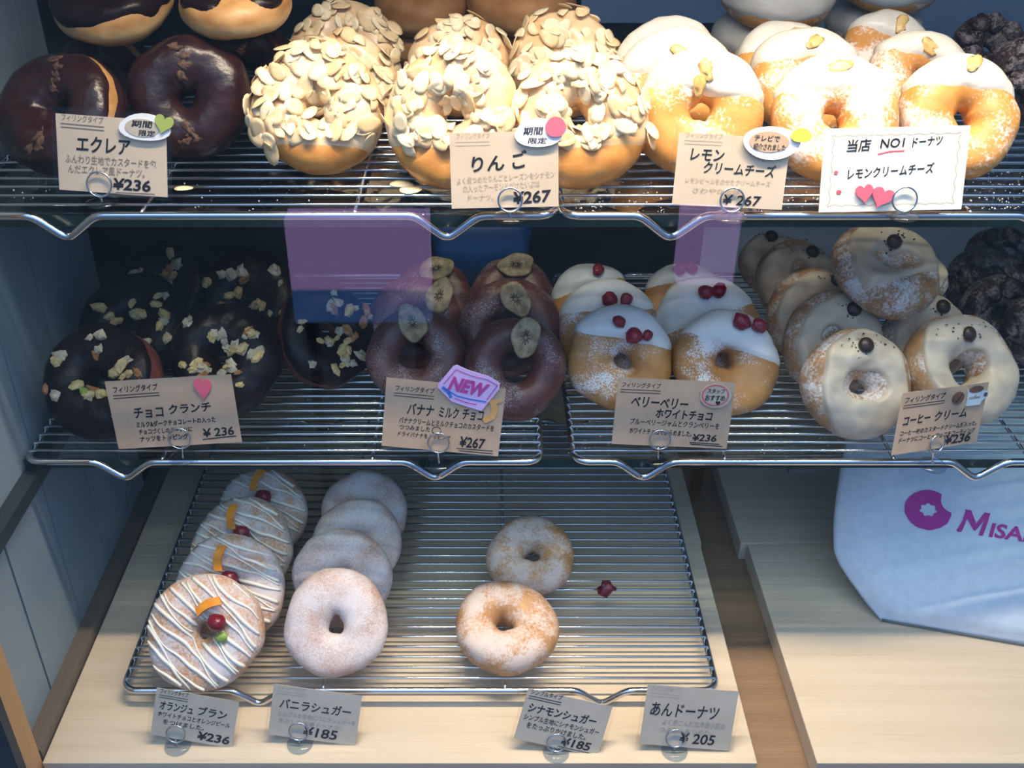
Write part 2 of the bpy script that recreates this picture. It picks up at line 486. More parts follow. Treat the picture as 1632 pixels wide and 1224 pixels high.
class Ring:
    """surface of one doughnut in its own frame: +z its face, +y towards the top of its face"""

    def __init__(s, R, seed, ak=.42, bk=.38, ey=1.0, lump=1.5):
        s.R, s.a, s.b, s.ey = R, R * ak, R * bk, ey
        r = random.Random(seed); s.ph = [r.uniform(0, 6.28) for _ in range(6)]; s.lump = lump; s.seed = seed
        s.hy = r.uniform(.85, 1.2)

    def p(s, u, v, off=0.0):
        R, a, b, ph, L = s.R, s.a, s.b, s.ph, s.lump
        rm = (R - a) * (1 + L * (.020 * math.sin(2 * u + ph[0]) + .016 * math.sin(3 * u + ph[1])))
        aa = a * (1 + L * .05 * math.sin(u + ph[2]) + L * .012 * math.sin(5 * u + ph[3])) + off
        bb = b * (1 + L * .06 * math.sin(u + ph[4]) + L * .04 * math.sin(2 * u + 3 + ph[5])) + off
        cv, sv = math.cos(v), math.sin(v)
        r = rm + aa * math.copysign(abs(cv) ** .92, cv); z = bb * math.copysign(abs(sv) ** .88, sv)
        x, y = r * math.cos(u), r * math.sin(u) * s.ey
        k = noise.noise(Vector((x * 45 + s.seed, y * 45, z * 45))) * .0011 * L + noise.noise(Vector((x * 120, y * 120 + s.seed, z * 120))) * .0004 * L
        return Vector((x, y, z)) + Vector((math.cos(u) * cv, math.sin(u) * cv, sv)) * k

    def nrm(s, u, v):
        e = .02
        du = s.p(u + e, v) - s.p(u - e, v); dv = s.p(u, v + e) - s.p(u, v - e)
        return du.cross(dv).normalized()

    def body(s, nu=56, nv=26):
        m = MB()
        vs = [s.p(2 * PI * i / nu, 2 * PI * j / nv) for i in range(nu) for j in range(nv)]
        m.add(vs, [(i * nv + j, ((i + 1) % nu) * nv + j, ((i + 1) % nu) * nv + (j + 1) % nv, i * nv + (j + 1) % nv) for i in range(nu) for j in range(nv)])
        return m

    def shell(s, mask, th, w=.004, nu=120, nv=56, under=.6):
        """coating: rises out of the dough where mask(p) > 0"""
        m = MB(); vals = []; vs = []
        for i in range(nu):
            for j in range(nv):
                u, v = 2 * PI * i / nu, 2 * PI * j / nv
                q = s.p(u, v); k = mask(q, u, v); t = max(-1, min(1, k / w)); t = t * (1.5 - .5 * t * t)
                vals.append(k); vs.append(s.p(u, v, th * (t if t > 0 else t * under)))
        fs = []
        for i in range(nu):
            for j in range(nv):
                f = (i * nv + j, ((i + 1) % nu) * nv + j, ((i + 1) % nu) * nv + (j + 1) % nv, i * nv + (j + 1) % nv)
                if max(vals[k] for k in f) > -w * .8: fs.append(f)
        used = sorted({k for f in fs for k in f}); ix = {k: i for i, k in enumerate(used)}
        m.add([vs[k] for k in used], [tuple(ix[k] for k in f) for f in fs]); return m

    def find(s, x, y):
        """(u, v) on the face over local x, y"""
        u = math.atan2(y / s.ey, x); r = math.hypot(x, y / s.ey)
        cvv = max(-.98, min(.98, (r - (s.R - s.a)) / s.a)); return u, math.acos(cvv)

    def top(s, x, y, off=0.0):
        u, v = s.find(x, y); return s.p(u, v, off), s.nrm(u, v), u, v


def nz(q, sc, seed): return noise.noise(Vector((q.x * sc + seed * 3.7, q.y * sc + seed, q.z * sc)))


def solve(cx, w, top, plane, al, az, ak, bk, ey=1.0, roll=0):
    B_ = basis(al, az, roll); R, Y, X = .042, .75, 0
    u = np.linspace(0, 2 * PI, 48, endpoint=False)[:, None]; v = np.linspace(0, 2 * PI, 16, endpoint=False)[None]
    for it in range(18):
        a = R * ak; r = (R - a) + a * np.cos(v)
        P = np.stack([r * np.cos(u), r * np.sin(u) * ey, R * bk * np.sin(v) + 0 * u], -1).reshape(-1, 3) @ B_
        z = plane - P[:, 2].min()
        px, py = proj_many(P + [X, Y, z])
        X += (cx - (px.min() + px.max()) / 2) * .8 / F; R *= w / (px.max() - px.min())
        g = (proj_many(P + [X, Y + .01, z])[1].min() - py.min()) / .01
        Y += max(-.05, min(.05, (top - py.min()) / g))
    return np.array([X, Y, z]), R


def proj_many(P):
    q = P - CAM; d = q @ FWD
    return PX + F * (q @ RT) / d, PY - F * (q @ UP) / d


FL = []
def flake_mesh(i, mat):
    r = random.Random(i); m = MB(); n = 12
    a, b = r.uniform(.0064, .0082), r.uniform(.0043, .0056); cup = r.uniform(-.0005, .0005); h = .00028; cut = r.choice([2, 2, 2, .35, .1])
    vs = []
    for sgn in (-1, 1):
        for k, rr in ((0, 0), (1, .55), (2, 1.0)):
            for j in range(n if rr else 1):
                t = 2 * PI * j / n
                x = min(a * rr * math.cos(t) * (1 + .18 * math.cos(t)), a * cut * rr); y = b * rr * math.sin(t)
                vs.append((x, y, sgn * h * (1 - .4 * (rr == 1)) + cup * (x * x / a / a) + r.uniform(-1, 1) * .0001))
    N = 1 + 2 * n; fs = []
    for s0, fl in ((0, True), (N, False)):
        for j in range(n):
            k = (j + 1) % n
            t1 = (s0, s0 + 1 + j, s0 + 1 + k); q = (s0 + 1 + j, s0 + 1 + n + j, s0 + 1 + n + k, s0 + 1 + k)
            fs += [t1[::-1], q[::-1]] if fl else [t1, q]
    for j in range(n):
        k = (j + 1) % n; fs.append((1 + n + j, 1 + n + k, N + 1 + n + k, N + 1 + n + j))
    return m.add(vs, fs).mesh('almond_slice', mat)
FLAKES = [flake_mesh(i, M['almond'] if i % 3 else M['almond2']) for i in range(9)]


def blob_mesh(name, seed, mat, sx_=1, sy_=1, sz_=1, rough=.25, n=10, m_=7, facet=False):
    r = random.Random(seed); m = MB(); vs = [(0, 0, -sz_)]
    off = Vector((r.uniform(0, 50), 0, 0))
    for j in range(1, m_):
        for i in range(n):
            a, t = 2 * PI * i / n, PI * j / m_
            d = Vector((math.sin(t) * math.cos(a), math.sin(t) * math.sin(a), -math.cos(t)))
            k = 1 + rough * noise.noise(d * 1.6 + off) * 2
            vs.append((d.x * sx_ * k, d.y * sy_ * k, d.z * sz_ * k))
    vs.append((0, 0, sz_)); e = len(vs) - 1; fs = []
    for i in range(n):
        k = (i + 1) % n; fs.append((0, 1 + k, 1 + i)); fs.append((e, e - n + i, e - n + k))
        for j in range(m_ - 2): fs.append((1 + j * n + i, 1 + j * n + k, 1 + (j + 1) * n + k, 1 + (j + 1) * n + i))
    return m.add(vs, fs).mesh(name, mat, not facet)


NUTS = [blob_mesh('nut_piece', 100 + i, M[['nut', 'nutgrey', 'nut', 'nutbrown', 'nutgrey', 'nut', 'nut', 'nutgrey'][i]], .0042, .0032, .0024, .38, 7, 5, True) for i in range(8)]
NUTG = blob_mesh('nut_piece', 120, M['pistachio'], .0035, .0024, .0020, .3, 7, 5, True)
CRAN = [blob_mesh('cranberry', 140 + i, M['cranberry'], .0066, .0056, .0046, .12, 16, 12) for i in range(3)]
CHER = blob_mesh('cherry', 150, M['cherry'], .0072, .0068, .0062, .08, 14, 10)
PIST = blob_mesh('pistachio', 151, M['pistachio'], .0062, .0036, .0032, .2, 12, 8)


def on_surface(root, ring, me, name, x, y, lift, spin, tilt=0, scale=1.0, rng=None):
    q, nn, u, v = ring.top(x, y)
    t = Vector((math.cos(spin), math.sin(spin), 0)); t = (t - nn * t.dot(nn)).normalized(); b = nn.cross(t)
    m = frame(q + nn * lift, t, b, nn) @ Matrix.Rotation(tilt, 4, 'X')
    return link(name, me, root, m @ Matrix.Scale(scale, 4))


WHERE = {}


def doughnut(kind, cx, w, top, al, az, shelf, seed, label, z=None, roll=0, **kw):
    bk = kw.get('bk', .38); ak = kw.get('ak', .425); ey = kw.get('ey', 1.0)
    plane = z if z is not None else {'T': ZT, 'M': ZM, 'B': ZB}[shelf] + WIRE
    al, az, roll = math.radians(al), math.radians(az), math.radians(roll)
    loc, R = solve(cx, w, top, plane - .0006, al, az, ak, bk, ey, roll)
    if 'dy' in kw:      # slide along the line of sight
        d = loc - CAM; k = 1 + kw['dy']; loc = CAM + d * k; R *= k
    WHERE[seed] = (loc, R)
    if 'under' in kw:   # the doughnut another one lies on
        l0, r0 = WHERE[kw['under']]; R = r0 * .92; loc = np.array([l0[0], l0[1] + .010, plane + R * bk])
    B_ = basis(al, az, roll)
    rg = Ring(R, seed, ak, bk, ey, kw.get('lump', 1.5)); r = random.Random(seed)
    NAME = dict(eclair='chocolate_doughnut', almond='almond_doughnut', lemon='lemon_cream_doughnut', plainbrown='almond_doughnut', crunch='nut_crunch_doughnut',
                banana='banana_chocolate_doughnut', berry='berry_doughnut', coffee='coffee_cream_doughnut', chunk='dark_chocolate_doughnut',
                orange='orange_doughnut', vanilla='vanilla_sugar_doughnut', cinnamon='cinnamon_sugar_doughnut')[kind]
    GRP = dict(eclair='chocolate doughnuts on the top rack', almond='almond doughnuts on the top rack', plainbrown='almond doughnuts on the top rack', lemon='lemon cream doughnuts on the top rack',
               crunch='nut crunch doughnuts on the middle rack', banana='banana chocolate doughnuts on the middle rack', berry='berry doughnuts on the middle rack',
               coffee='coffee cream doughnuts on the middle rack', chunk='dark chocolate doughnuts at the right edge', orange='orange doughnuts on the bottom rack',
               vanilla='vanilla sugar doughnuts on the bottom rack', cinnamon='cinnamon sugar doughnuts on the bottom rack')[kind]
    root = thing(NAME, label, 'doughnut', frame(loc, B_[0], B_[1], B_[2]), GRP)
    far = kw.get('far', False)
    bodym = dict(eclair='tan', almond='golden', plainbrown='brown', lemon='lemon', crunch='redchoc', banana='cocoa', berry='berry', coffee='coffee', chunk='chunk',
                 orange='orange', vanilla='vanilla', cinnamon='cinnamon')[kind]
    rg.body(*((72, 34) if not far else (48, 22))).build('dough', M[kw.get('dough', bodym)], root, True)
    nu, nv = (130, 60) if not far else (80, 36)
    sh = lambda mask, th, name, mat, w_=.004, **k2: rg.shell(mask, th, w_, nu, nv, **k2).build(name, M[mat], root, True)
    if kind == 'eclair':
        mode = kw.get('mode', 'full')
        if mode == 'full':
            sh(lambda q, u, v: .05, .0014, 'chocolate_glaze', 'chocwarm')
        elif mode == 'streak':      # glaze with a bare crescent on the right
            def mk(q, u, v):
                c = abs(math.atan2(math.sin(v - kw.get('sv', .35)), math.cos(v - kw.get('sv', .35)))) - .20 - .10 * nz(q, 90, seed)
                d = abs(math.atan2(math.sin(u - .55), math.cos(u - .55))) - 1.0
                return max(c, d) * .02
            sh(mk, .0015, 'chocolate_glaze', 'chocwarm')
        else:
            sh(lambda q, u, v: q.z - kw.get('lv', .0) * rg.b - .0035 * nz(q, 70, seed) - .004 * math.sin(u * 3 + seed) * kw.get('wave', 1), .0015, 'chocolate_glaze', 'choc')
        if mode != 'cap':
            for (x, y) in kw.get('crust', [(-.1, .75), (.0, .62), (.02, .5), (-.1, -.75), (.05, -.68), (.0, -.55), (-.05, .35)]):
                me = blob_mesh('filling_crust', seed * 7 + int(100 * y), M['rubble'], R * .13, R * .085, R * .045, .45, 12, 8)
                on_surface(root, rg, me, 'filling_crust', x * R, y * R, R * .01, r.uniform(0, 3))
    if kind == 'almond':
        sh(lambda q, u, v: min(q.z + .25 * rg.b + .004 * nz(q, 60, seed), q.y + kw.get('low', .62) * R), .0009, 'sugar_glaze', 'sheer')
        cnt = kw.get('n', 88); k = 0; tries = 0
        while k < cnt and tries < 4000:
            tries += 1
            u = r.uniform(0, 2 * PI); v = r.choice([r.uniform(.1, 2.6), r.uniform(.5, 1.9)])
            q = rg.p(u, v)
            if q.y < -kw.get('low', .62) * R + .004 * nz(q, 80, seed): continue
            if kw.get('bare') and (math.cos(u - kw['bare'][0]) > kw['bare'][1]) and v < 1.0: continue
            if noise.noise(Vector((q.x * 60 + seed, q.y * 60, 0))) < -.42: continue
            nn = rg.nrm(u, v)
            t = Vector((r.uniform(-1, 1), r.uniform(-1, 1), r.uniform(-1, 1))); t = (t - nn * t.dot(nn)).normalized(); b = nn.cross(t)
            m = frame(q + nn * r.uniform(.0012, .0042), t, b, nn) @ Matrix.Rotation(r.uniform(-.5, .5), 4, 'X') @ Matrix.Rotation(r.uniform(-.4, .4), 4, 'Y')
            link('almond_slice', FLAKES[r.randrange(9)], root, m @ Matrix.Scale(r.uniform(.85, 1.15), 4)); k += 1
    if kind == 'lemon':
        y0, sl = kw.get('y0', .36), kw.get('sl', .0)
        sh((lambda q, u, v: q.z + .15 * rg.b - .004 * nz(q, 60, seed)) if kw.get('flat') else (lambda q, u, v: min(q.y - sl * q.x - y0 * R - .0030 * nz(q, 70, seed), q.z + .75 * rg.b)), .0018, 'cream_icing', kw.get('icing', 'cream_icing'))
        for (x, y, sp) in kw.get('peel', [(.0, .66, .4)]):
            me = blob_mesh('lemon_peel', seed * 3, M['lemonpeel'], .0075, .0044, .0010, .35, 12, 8)
            on_surface(root, rg, me, 'lemon_peel', x * R, y * R, .0016, sp)
    if kind == 'crunch':
        sh(lambda q, u, v: q.z + kw.get('lv', .45) * rg.b - kw.get('side', .0) * q.x - .003 * nz(q, 60, seed), .0013, 'chocolate_glaze', 'choc')
        cnt = kw.get('n', 26)
        for i in range(cnt):
            for _ in range(30):
                a = r.uniform(0, 2 * PI); rr = r.uniform(.22, .86) * R
                x, y = rr * math.cos(a), rr * math.sin(a)
                if noise.noise(Vector((x * 50 + seed, y * 50, 1.0))) > -.05: break
            me = NUTG if (i == 3 and kw.get('green')) else NUTS[r.randrange(8)]
            on_surface(root, rg, me, 'nut_piece', x, y, .0020, r.uniform(0, 6), r.uniform(-.5, .5), r.uniform(.7, 1.45))
    if kind == 'banana':
        x, y, sp, tl = kw.get('chip', (0, .55, 1.4, 0))
        q, nn, u, v = rg.top(x * R, y * R)
        t = Vector((math.cos(sp), math.sin(sp), 0)); nn = (nn + Vector((0, 0, .6))).normalized(); t = (t - nn * t.dot(nn)).normalized(); b = nn.cross(t)
        me = MB(); n_ = 28; vs = []
        for zi, (hh, sc) in enumerate(((-.0014, .93), (-.0006, 1.0), (.0008, 1.0), (.0016, .90), (.0011, .55), (.0006, .0))):
            for k in range(n_):
                a = 2 * PI * k / n_; wv = 1 + .05 * math.sin(3 * a + seed) + .04 * math.sin(5 * a)
                vs.append((.0158 * sc * wv * math.cos(a), .0108 * sc * wv * math.sin(a), hh + .0012 * math.sin(2 * a + seed) * sc))
        fs = [tuple(range(n_ - 1, -1, -1))] + [(i * n_ + k, i * n_ + (k + 1) % n_, (i + 1) * n_ + (k + 1) % n_, (i + 1) * n_ + k) for i in range(5) for k in range(n_)]
        me.add(vs, fs)
        bn = link('banana_chip', me.mesh('banana_chip', M['banana']), root, frame(q + nn * .0030, t, b, nn) @ Matrix.Rotation(tl, 4, 'Y'))
        sm = MB()
        for k in range(10):
            a = 2 * PI * k / 10 + .2; sm.tube([(.0016 * math.cos(a), .0011 * math.sin(a), .0012), (.0060 * math.cos(a), .0040 * math.sin(a), .0017)], [.0005, .0002], 5)
        link('seed_marks', sm.mesh('seed_marks', M['seed']), bn)
    if kind == 'berry':
        y0, sl = kw.get('y0', .30), kw.get('sl', 0)
        sh(lambda q, u, v: min(q.y - sl * q.x - y0 * R - .0025 * nz(q, 60, seed), q.z + .7 * rg.b), .0015, 'white_icing', 'white_icing')
        for i, (x, y, sc) in enumerate(kw.get('berries', [(-.05, .62, 1), (.18, .60, 1)])):
            on_surface(root, rg, CRAN[(i + seed) % 3], 'cranberry', x * R, y * R, .0046, 1.2 + i + seed, 0, sc)
    if kind == 'coffee':
        def mk(q, u, v):
            d = math.hypot(q.x, q.y / rg.ey)
            o = min(R * kw.get('co', .90) - d, d - R * .30) + .0035 * nz(q, 55, seed) - .0035 * math.sin(2 * u + seed)
            return min(o, q.z + .1 * rg.b, q.y + kw.get('low', 2.) * R)
        def disp(q): return 1
        ob = rg.shell(mk, .0026, .0035, 150, 64)
        # spatula swirls
        for i, vv in enumerate(ob.v):
            q = Vector(vv); u = math.atan2(q.y, q.x); d = q.length
            q.z += .0013 * math.sin(2 * u + d * 300 + seed) * (.4 + noise.noise(q * 40)) + .0012 * noise.noise(q * 90); ob.v[i] = tuple(q)
        ob.build('coffee_cream', M['coffee_cream'], root, True)
        x, y = kw.get('drop', (0.02, .66))
        me = MB().lathe([(.0001, -.002), (.0052, -.002), (.0060, -.0006), (.0058, .0010), (.0042, .0026), (.0020, .0034), (.0002, .0038)], 18).mesh('chocolate_drop', M['chip'])
        on_surface(root, rg, me, 'chocolate_drop', x * R, y * R, .0038, 0)
        cm = MB()
        for i in range(34 if not far else 18):
            xx, yy = (x + r.gauss(0, .20)) * R, (y + r.gauss(0, .08)) * R
            q, nn, u, v = rg.top(xx, yy, .0032); k = r.uniform(.0005, .0013)
            cm.add([q + Vector(d) * k for d in ((1, 0, 0), (-.7, .7, 0), (-.5, -.8, 0), (0, 0, 1), (0, 0, -1))], [(0, 1, 3), (1, 2, 3), (2, 0, 3), (1, 0, 4), (2, 1, 4), (0, 2, 4)])
        o = cm.build('cocoa_crumbs', M['crumb'], root); o['kind'] = 'stuff'
    if kind == 'chunk':
        for i in range(kw.get('n', 9)):
            me = blob_mesh('dough_lump', seed * 11 + i, M['chunk'], R * .30, R * .24, R * .16, .35, 12, 8)
            a = 2 * PI * i / 9 + r.uniform(-.2, .2)
            on_surface(root, rg, me, 'dough_lump', R * .62 * math.cos(a), R * .62 * math.sin(a), R * .02, r.uniform(0, 6))
    if kind == 'orange':
        dm = MB(); ang = kw.get('dir', -.5); ct, st = math.cos(ang), math.sin(ang)
        nl = 15 if not far else 13
        for i in range(nl):
            o = (-.90 + 1.80 * i / (nl - 1)) * R; pts = []; rr = []
            half = math.sqrt(max(1e-9, (R * .97) ** 2 - o * o))
            prev = None
            for t in np.linspace(-half, half, 44):
                ov = o + .0022 * math.sin(t * 75 + i * 1.9) + .0016 * nz(Vector((t, o, 0)), 60, seed + i)
                x, y = ct * t - st * ov, st * t + ct * ov
                d = math.hypot(x, y)
                if d > R * .96 or d < R * .20:
                    if len(pts) > 3: dm.tube(pts, rr, 6)
                    pts, rr = [], []; continue
                q, nn, u, v = rg.top(x, y); pts.append(q + nn * .0004); rr.append(.0011 + .0005 * math.sin(i * 2.1 + t * 90))
            if len(pts) > 3: dm.tube(pts, rr, 6)
        dm.build('icing_drizzle', M['drizzle'], root, True)
        px_, py_ = kw.get('deco', (.25, .12))
        pm = MB(); n_ = 10; base = []
        for i in range(n_ + 1):
            t = i / n_ - .5; base.append(Vector((t * .0205, .0018 * math.cos(t * 3), .0024 * math.cos(t * 2.4))))
        vs = []
        for q in base: vs += [q + Vector((0, -.0034, -.0011)), q + Vector((0, .0034, -.0011)), q + Vector((0, .0034, .0011)), q + Vector((0, -.0034, .0011))]
        fs = [(0, 1, 2, 3), (n_ * 4 + 3, n_ * 4 + 2, n_ * 4 + 1, n_ * 4)] + [(i * 4 + k, (i + 1) * 4 + k, (i + 1) * 4 + (k + 1) % 4, i * 4 + (k + 1) % 4) for i in range(n_) for k in range(4)]
        pe = pm.add(vs, fs).mesh('orange_peel', M['peel'], False)
        on_surface(root, rg, pe, 'orange_peel', (px_ - .12) * R, (py_ + .16) * R, .0060, kw.get('psp', .5), -.35)
        on_surface(root, rg, CHER, 'cherry', (px_ + .04) * R, (py_ - .10) * R, .0064, 0, 0, kw.get('csc', 1.05))
        if not far: on_surface(root, rg, PIST, 'pistachio', (px_ + .10) * R, (py_ - .36) * R, .0036, .2)
    return root


D = doughnut
# top rack: chocolate filled doughnuts
D('eclair', 100, 194, 85, 42, -14, 'T', 1, 'glossy chocolate doughnut at the left end of the top shelf with a bare tan streak', mode='streak')
D('eclair', 302, 192, 62, 28, 8, 'T', 2, 'whole glossy chocolate doughnut behind the right side of the leftmost top price card')
D('eclair', 170, 170, 52, 34, 0, 'T', 3, 'dark chocolate doughnut mostly hidden behind the tan-streaked one', far=True, mode='streak', sv=.9)
D('eclair', 398, 165, 38, 36, 0, 'T', 4, 'dark chocolate doughnut wedged behind the almond doughnut nearest the chocolate ones', far=True)
D('eclair', 180, 196, -62, 74, -6, 'T', 5, 'tan-sided doughnut with dripping chocolate top lying over the chocolate ones, leftmost of two', z=ZT + .074, mode='cap', lv=.28, roll=0)
D('eclair', 375, 182, -55, 78, 4, 'T', 6, 'tan-sided doughnut lying over the chocolate ones, beside the rearmost almond doughnut', z=ZT + .078, mode='cap', lv=.72)
# almond
D('almond', 508, 206, 75, 36, -3, 'T', 11, 'front almond doughnut of the column nearest the chocolate doughnuts', n=100)
D('almond', 552, 166, 52, 38, 5, 'T', 12, 'middle almond doughnut of the column nearest the chocolate doughnuts', n=66, far=True)
D('almond', 553, 168, 2, 42, 5, 'T', 13, 'rearmost almond doughnut of the column nearest the chocolate doughnuts', n=70, far=True)
D('almond', 726, 207, 68, 26, -8, 'T', 14, 'tall almond doughnut behind the left side of the card with the red sticker', n=100, ey=1.10, bare=(.75, .93), low=.50)
D('almond', 733, 158, 29, 40, 4, 'T', 15, 'almond doughnut peeking up behind the tall almond doughnut', n=64, far=True)
D('almond', 920, 214, 80, 26, 8, 'T', 16, 'front almond doughnut to the right of the card with the red sticker', n=100, low=.42)
D('almond', 900, 170, 22, 40, 0, 'T', 17, 'almond doughnut behind the front one on the right of the red-stickered card', n=70, far=True)
D('plainbrown', 672, 150, -41, 80, 0, 'T', 18, 'brown-sided doughnut lying on top at the back, beside the rearmost almond doughnut', z=ZT + .036, far=True)
D('plainbrown', 832, 176, -56, 80, 0, 'T', 19, 'brown-sided doughnut lying on top at the back, behind the middle almond doughnuts', z=ZT + .040, far=True)
# lemon cream cheese
D('lemon', 1115, 204, 78, 27, -3, 'T', 21, 'front white-iced doughnut of the column beside the almond doughnuts', y0=.30, sl=-.16, peel=[(.02, .60, 1.9), (-.08, .40, 1.6)])
D('lemon', 1077, 180, 50, 32, -4, 'T', 22, 'middle white-iced doughnut of the column beside the almond doughnuts', y0=.30, sl=.2, peel=[(.02, .52, 2.6)], far=True)
D('lemon', 1066, 168, 33, 36, -4, 'T', 23, 'rearmost white-iced doughnut of the column beside the almond doughnuts', y0=.3, sl=.1, peel=[(.06, .55, .6)], far=True)
D('lemon', 1328, 206, 93, 38, 0, 'T', 24, 'front white-iced doughnut between the yellow-stickered card and the hearts card', y0=.40, peel=[(.02, .70, .2)])
D('lemon', 1288, 180, 48, 38, 0, 'T', 25, 'middle white-iced doughnut above the yellow-stickered card', y0=.38, sl=.08, peel=[(.0, .62, .5)], far=True)
D('lemon', 1248, 165, 39, 44, 0, 'T', 26, 'rear white-iced doughnut under the frosted one lying at the back', y0=.3, peel=[(.2, .6, .3)], far=True)
D('lemon', 1528, 194, 95, 36, 3, 'T', 27, 'front white-iced doughnut at the right end, behind the hearts card', y0=.42, sl=-.12, peel=[(.1, .74, .8)])
D('lemon', 1462, 165, 50, 38, 2, 'T', 28, 'middle white-iced doughnut of the rightmost column on the top shelf', y0=.36, sl=-.3, peel=[(.10, .55, 2.2)], far=True)
D('lemon', 1415, 150, 23, 42, 0, 'T', 29, 'rearmost white-iced doughnut of the rightmost column on the top shelf', y0=.36, sl=-.4, peel=[(.18, .60, 1.3)], far=True)
D('lemon', 1236, 182, -68, 80, 0, 'T', 30, 'thick frosted doughnut lying flat at the back, above the yellow-stickered card', z=ZT + .040, flat=True, peel=[], far=True, bk=.42)
D('lemon', 1412, 172, -78, 80, 0, 'T', 31, 'thick frosted doughnut lying flat at the back, above the hearts card', z=ZT + .041, flat=True, peel=[], far=True, bk=.36)
for i, (kd, up_, lab) in enumerate([('plainbrown', 18, 'brown doughnut lying under the brown-sided one beside the rearmost almond doughnut'), ('plainbrown', 19, 'brown doughnut lying under the brown-sided one behind the middle almond doughnuts'),
                                    ('lemon', 30, 'frosted doughnut lying under the thick one above the yellow-stickered card'), ('lemon', 31, 'frosted doughnut lying under the thick one above the hearts card')]):
    D(kd, 1000, 160, 50, 90, 0, 'T', 34 + i, lab, under=up_, far=True, bk=.42, flat=True, peel=[])
D('chunk', 1572, 128, 22, 40, 0, 'T', 32, 'rough dark doughnut dusted white at the back of the right end of the top shelf', far=True)
D('chunk', 1652, 150, 55, 36, 0, 'T', 33, 'rough dark doughnut cut off by the right edge on the top shelf', far=True)
# middle: nut crunch
D('crunch', 163, 186, 520, 42, -4, 'M', 41, 'front nut-topped chocolate doughnut at the left end of the middle shelf', n=30, green=True, side=.45)
D('crunch', 358, 176, 488, 42, 6, 'M', 42, 'front nut-topped chocolate doughnut behind the right end of the card with the pink heart', n=40)
D('crunch', 214, 172, 440, 42, 0, 'M', 43, 'nut-topped chocolate doughnut second back in the leftmost column', n=26, far=True)
D('crunch', 268, 150, 390, 44, 0, 'M', 44, 'nut-topped chocolate doughnut at the rear of the leftmost column, in shadow', n=26, far=True)
D('crunch', 396, 160, 402, 44, 0, 'M', 45, 'shadowed nut-topped chocolate doughnut behind the middle of the left rack', n=26, far=True)
D('crunch', 517, 158, 453, 38, 42, 'M', 46, 'nut-topped chocolate doughnut turned to the right, beside the banana doughnuts', n=30, lv=-.30)
# banana
D('banana', 661, 157, 490, 38, 4, 'M', 51, 'front banana-chip doughnut behind the card with the NEW sticker', chip=(-.02, .62, 1.9, .0), ak=.36)
D('banana', 662, 150, 440, 40, 0, 'M', 52, 'dim banana-chip doughnut second back behind the NEW sticker card', chip=(.5, .45, 1.2, 0), far=True)
D('banana', 690, 130, 415, 46, 0, 'M', 53, 'dim rearmost banana-chip doughnut in front of the blue tub', chip=(.1, .62, .3, 0), far=True)
D('banana', 821, 162, 505, 36, 4, 'M', 54, 'front banana-chip doughnut to the right of the card with the NEW sticker', chip=(.18, .55, 1.35, 0), ak=.36)
D('banana', 810, 160, 445, 38, 0, 'M', 55, 'middle banana-chip doughnut of the column beside the berry doughnuts', chip=(.14, .55, 2.2, 0), far=True, ak=.36)
D('banana', 814, 142, 410, 44, 0, 'M', 56, 'rearmost banana-chip doughnut of the column beside the berry doughnuts', chip=(.1, .66, .2, 0), far=True)
# berry
D('berry', 989, 166, 490, 32, 0, 'M', 61, 'front white-iced berry doughnut behind the left half of the red-circle card', y0=.38, sl=-.20, berries=[(-.08, .66, .8), (.22, .46, 1.05), (.46, .44, .7)])
D('berry', 969, 160, 450, 36, 0, 'M', 62, 'middle berry doughnut of the column beside the banana doughnuts', y0=.40, sl=.05, berries=[(-.02, .60, 1), (.30, .56, .9)], far=True)
D('berry', 947, 132, 425, 42, 0, 'M', 63, 'rearmost berry doughnut of the column beside the banana doughnuts', y0=.45, sl=.3, berries=[(.05, .72, .9)], far=True)
D('berry', 1155, 166, 495, 38, 5, 'M', 64, 'front white-iced berry doughnut behind the right half of the red-circle card', y0=.26, sl=-.40, berries=[(.22, .66, 1.1), (.54, .58, 1.05)])
D('berry', 1131, 166, 444, 38, 2, 'M', 65, 'middle berry doughnut of the column beside the coffee doughnuts', y0=.20, sl=.35, berries=[(-.14, .62, 1), (.10, .66, 1)], far=True)
D('berry', 1088, 134, 421, 44, 0, 'M', 66, 'rearmost berry doughnut of the column beside the coffee doughnuts', y0=.45, sl=.1, berries=[(-.1, .72, 1), (.15, .74, .9)], far=True)
# coffee
D('coffee', 1365, 176, 527, 36, 6, 'M', 71, 'front coffee-cream doughnut standing left of the coffee cup card', drop=(.02, .66))
D('coffee', 1328, 160, 466, 38, 8, 'M', 72, 'second coffee-cream doughnut of the long column beside the berry doughnuts', drop=(.28, .58), far=True, ey=1.05)
D('coffee', 1302, 158, 425, 38, 8, 'M', 73, 'third coffee-cream doughnut of the long column beside the berry doughnuts', drop=(.30, .62), far=True)
D('coffee', 1268, 132, 384, 42, 6, 'M', 74, 'fourth coffee-cream doughnut back, left of the tilted one on top', drop=(.3, .55), far=True)
D('coffee', 1232, 108, 371, 46, 0, 'M', 75, 'rearmost coffee-cream doughnut of the long column, in shadow', drop=(-.1, .7), far=True)
D('coffee', 1527, 178, 500, 40, 16, 'M', 76, 'front coffee-cream doughnut behind the coffee cup card', drop=(.02, .60), ak=.37)
D('coffee', 1472, 145, 470, 36, 4, 'M', 77, 'coffee-cream doughnut under the tilted one, behind the cup card doughnut', drop=(.22, .62), far=True)
D('coffee', 1413, 176, 362, 68, 22, 'M', 78, 'coffee-cream doughnut lying tilted on top of the coffee column', z=ZM + .068, drop=(.18, .35), roll=0, low=.45)
D('coffee', 1452, 116, 398, 70, 10, 'M', 79, 'pale coffee-cream doughnut under the right side of the tilted one', z=ZM + .040, far=True)
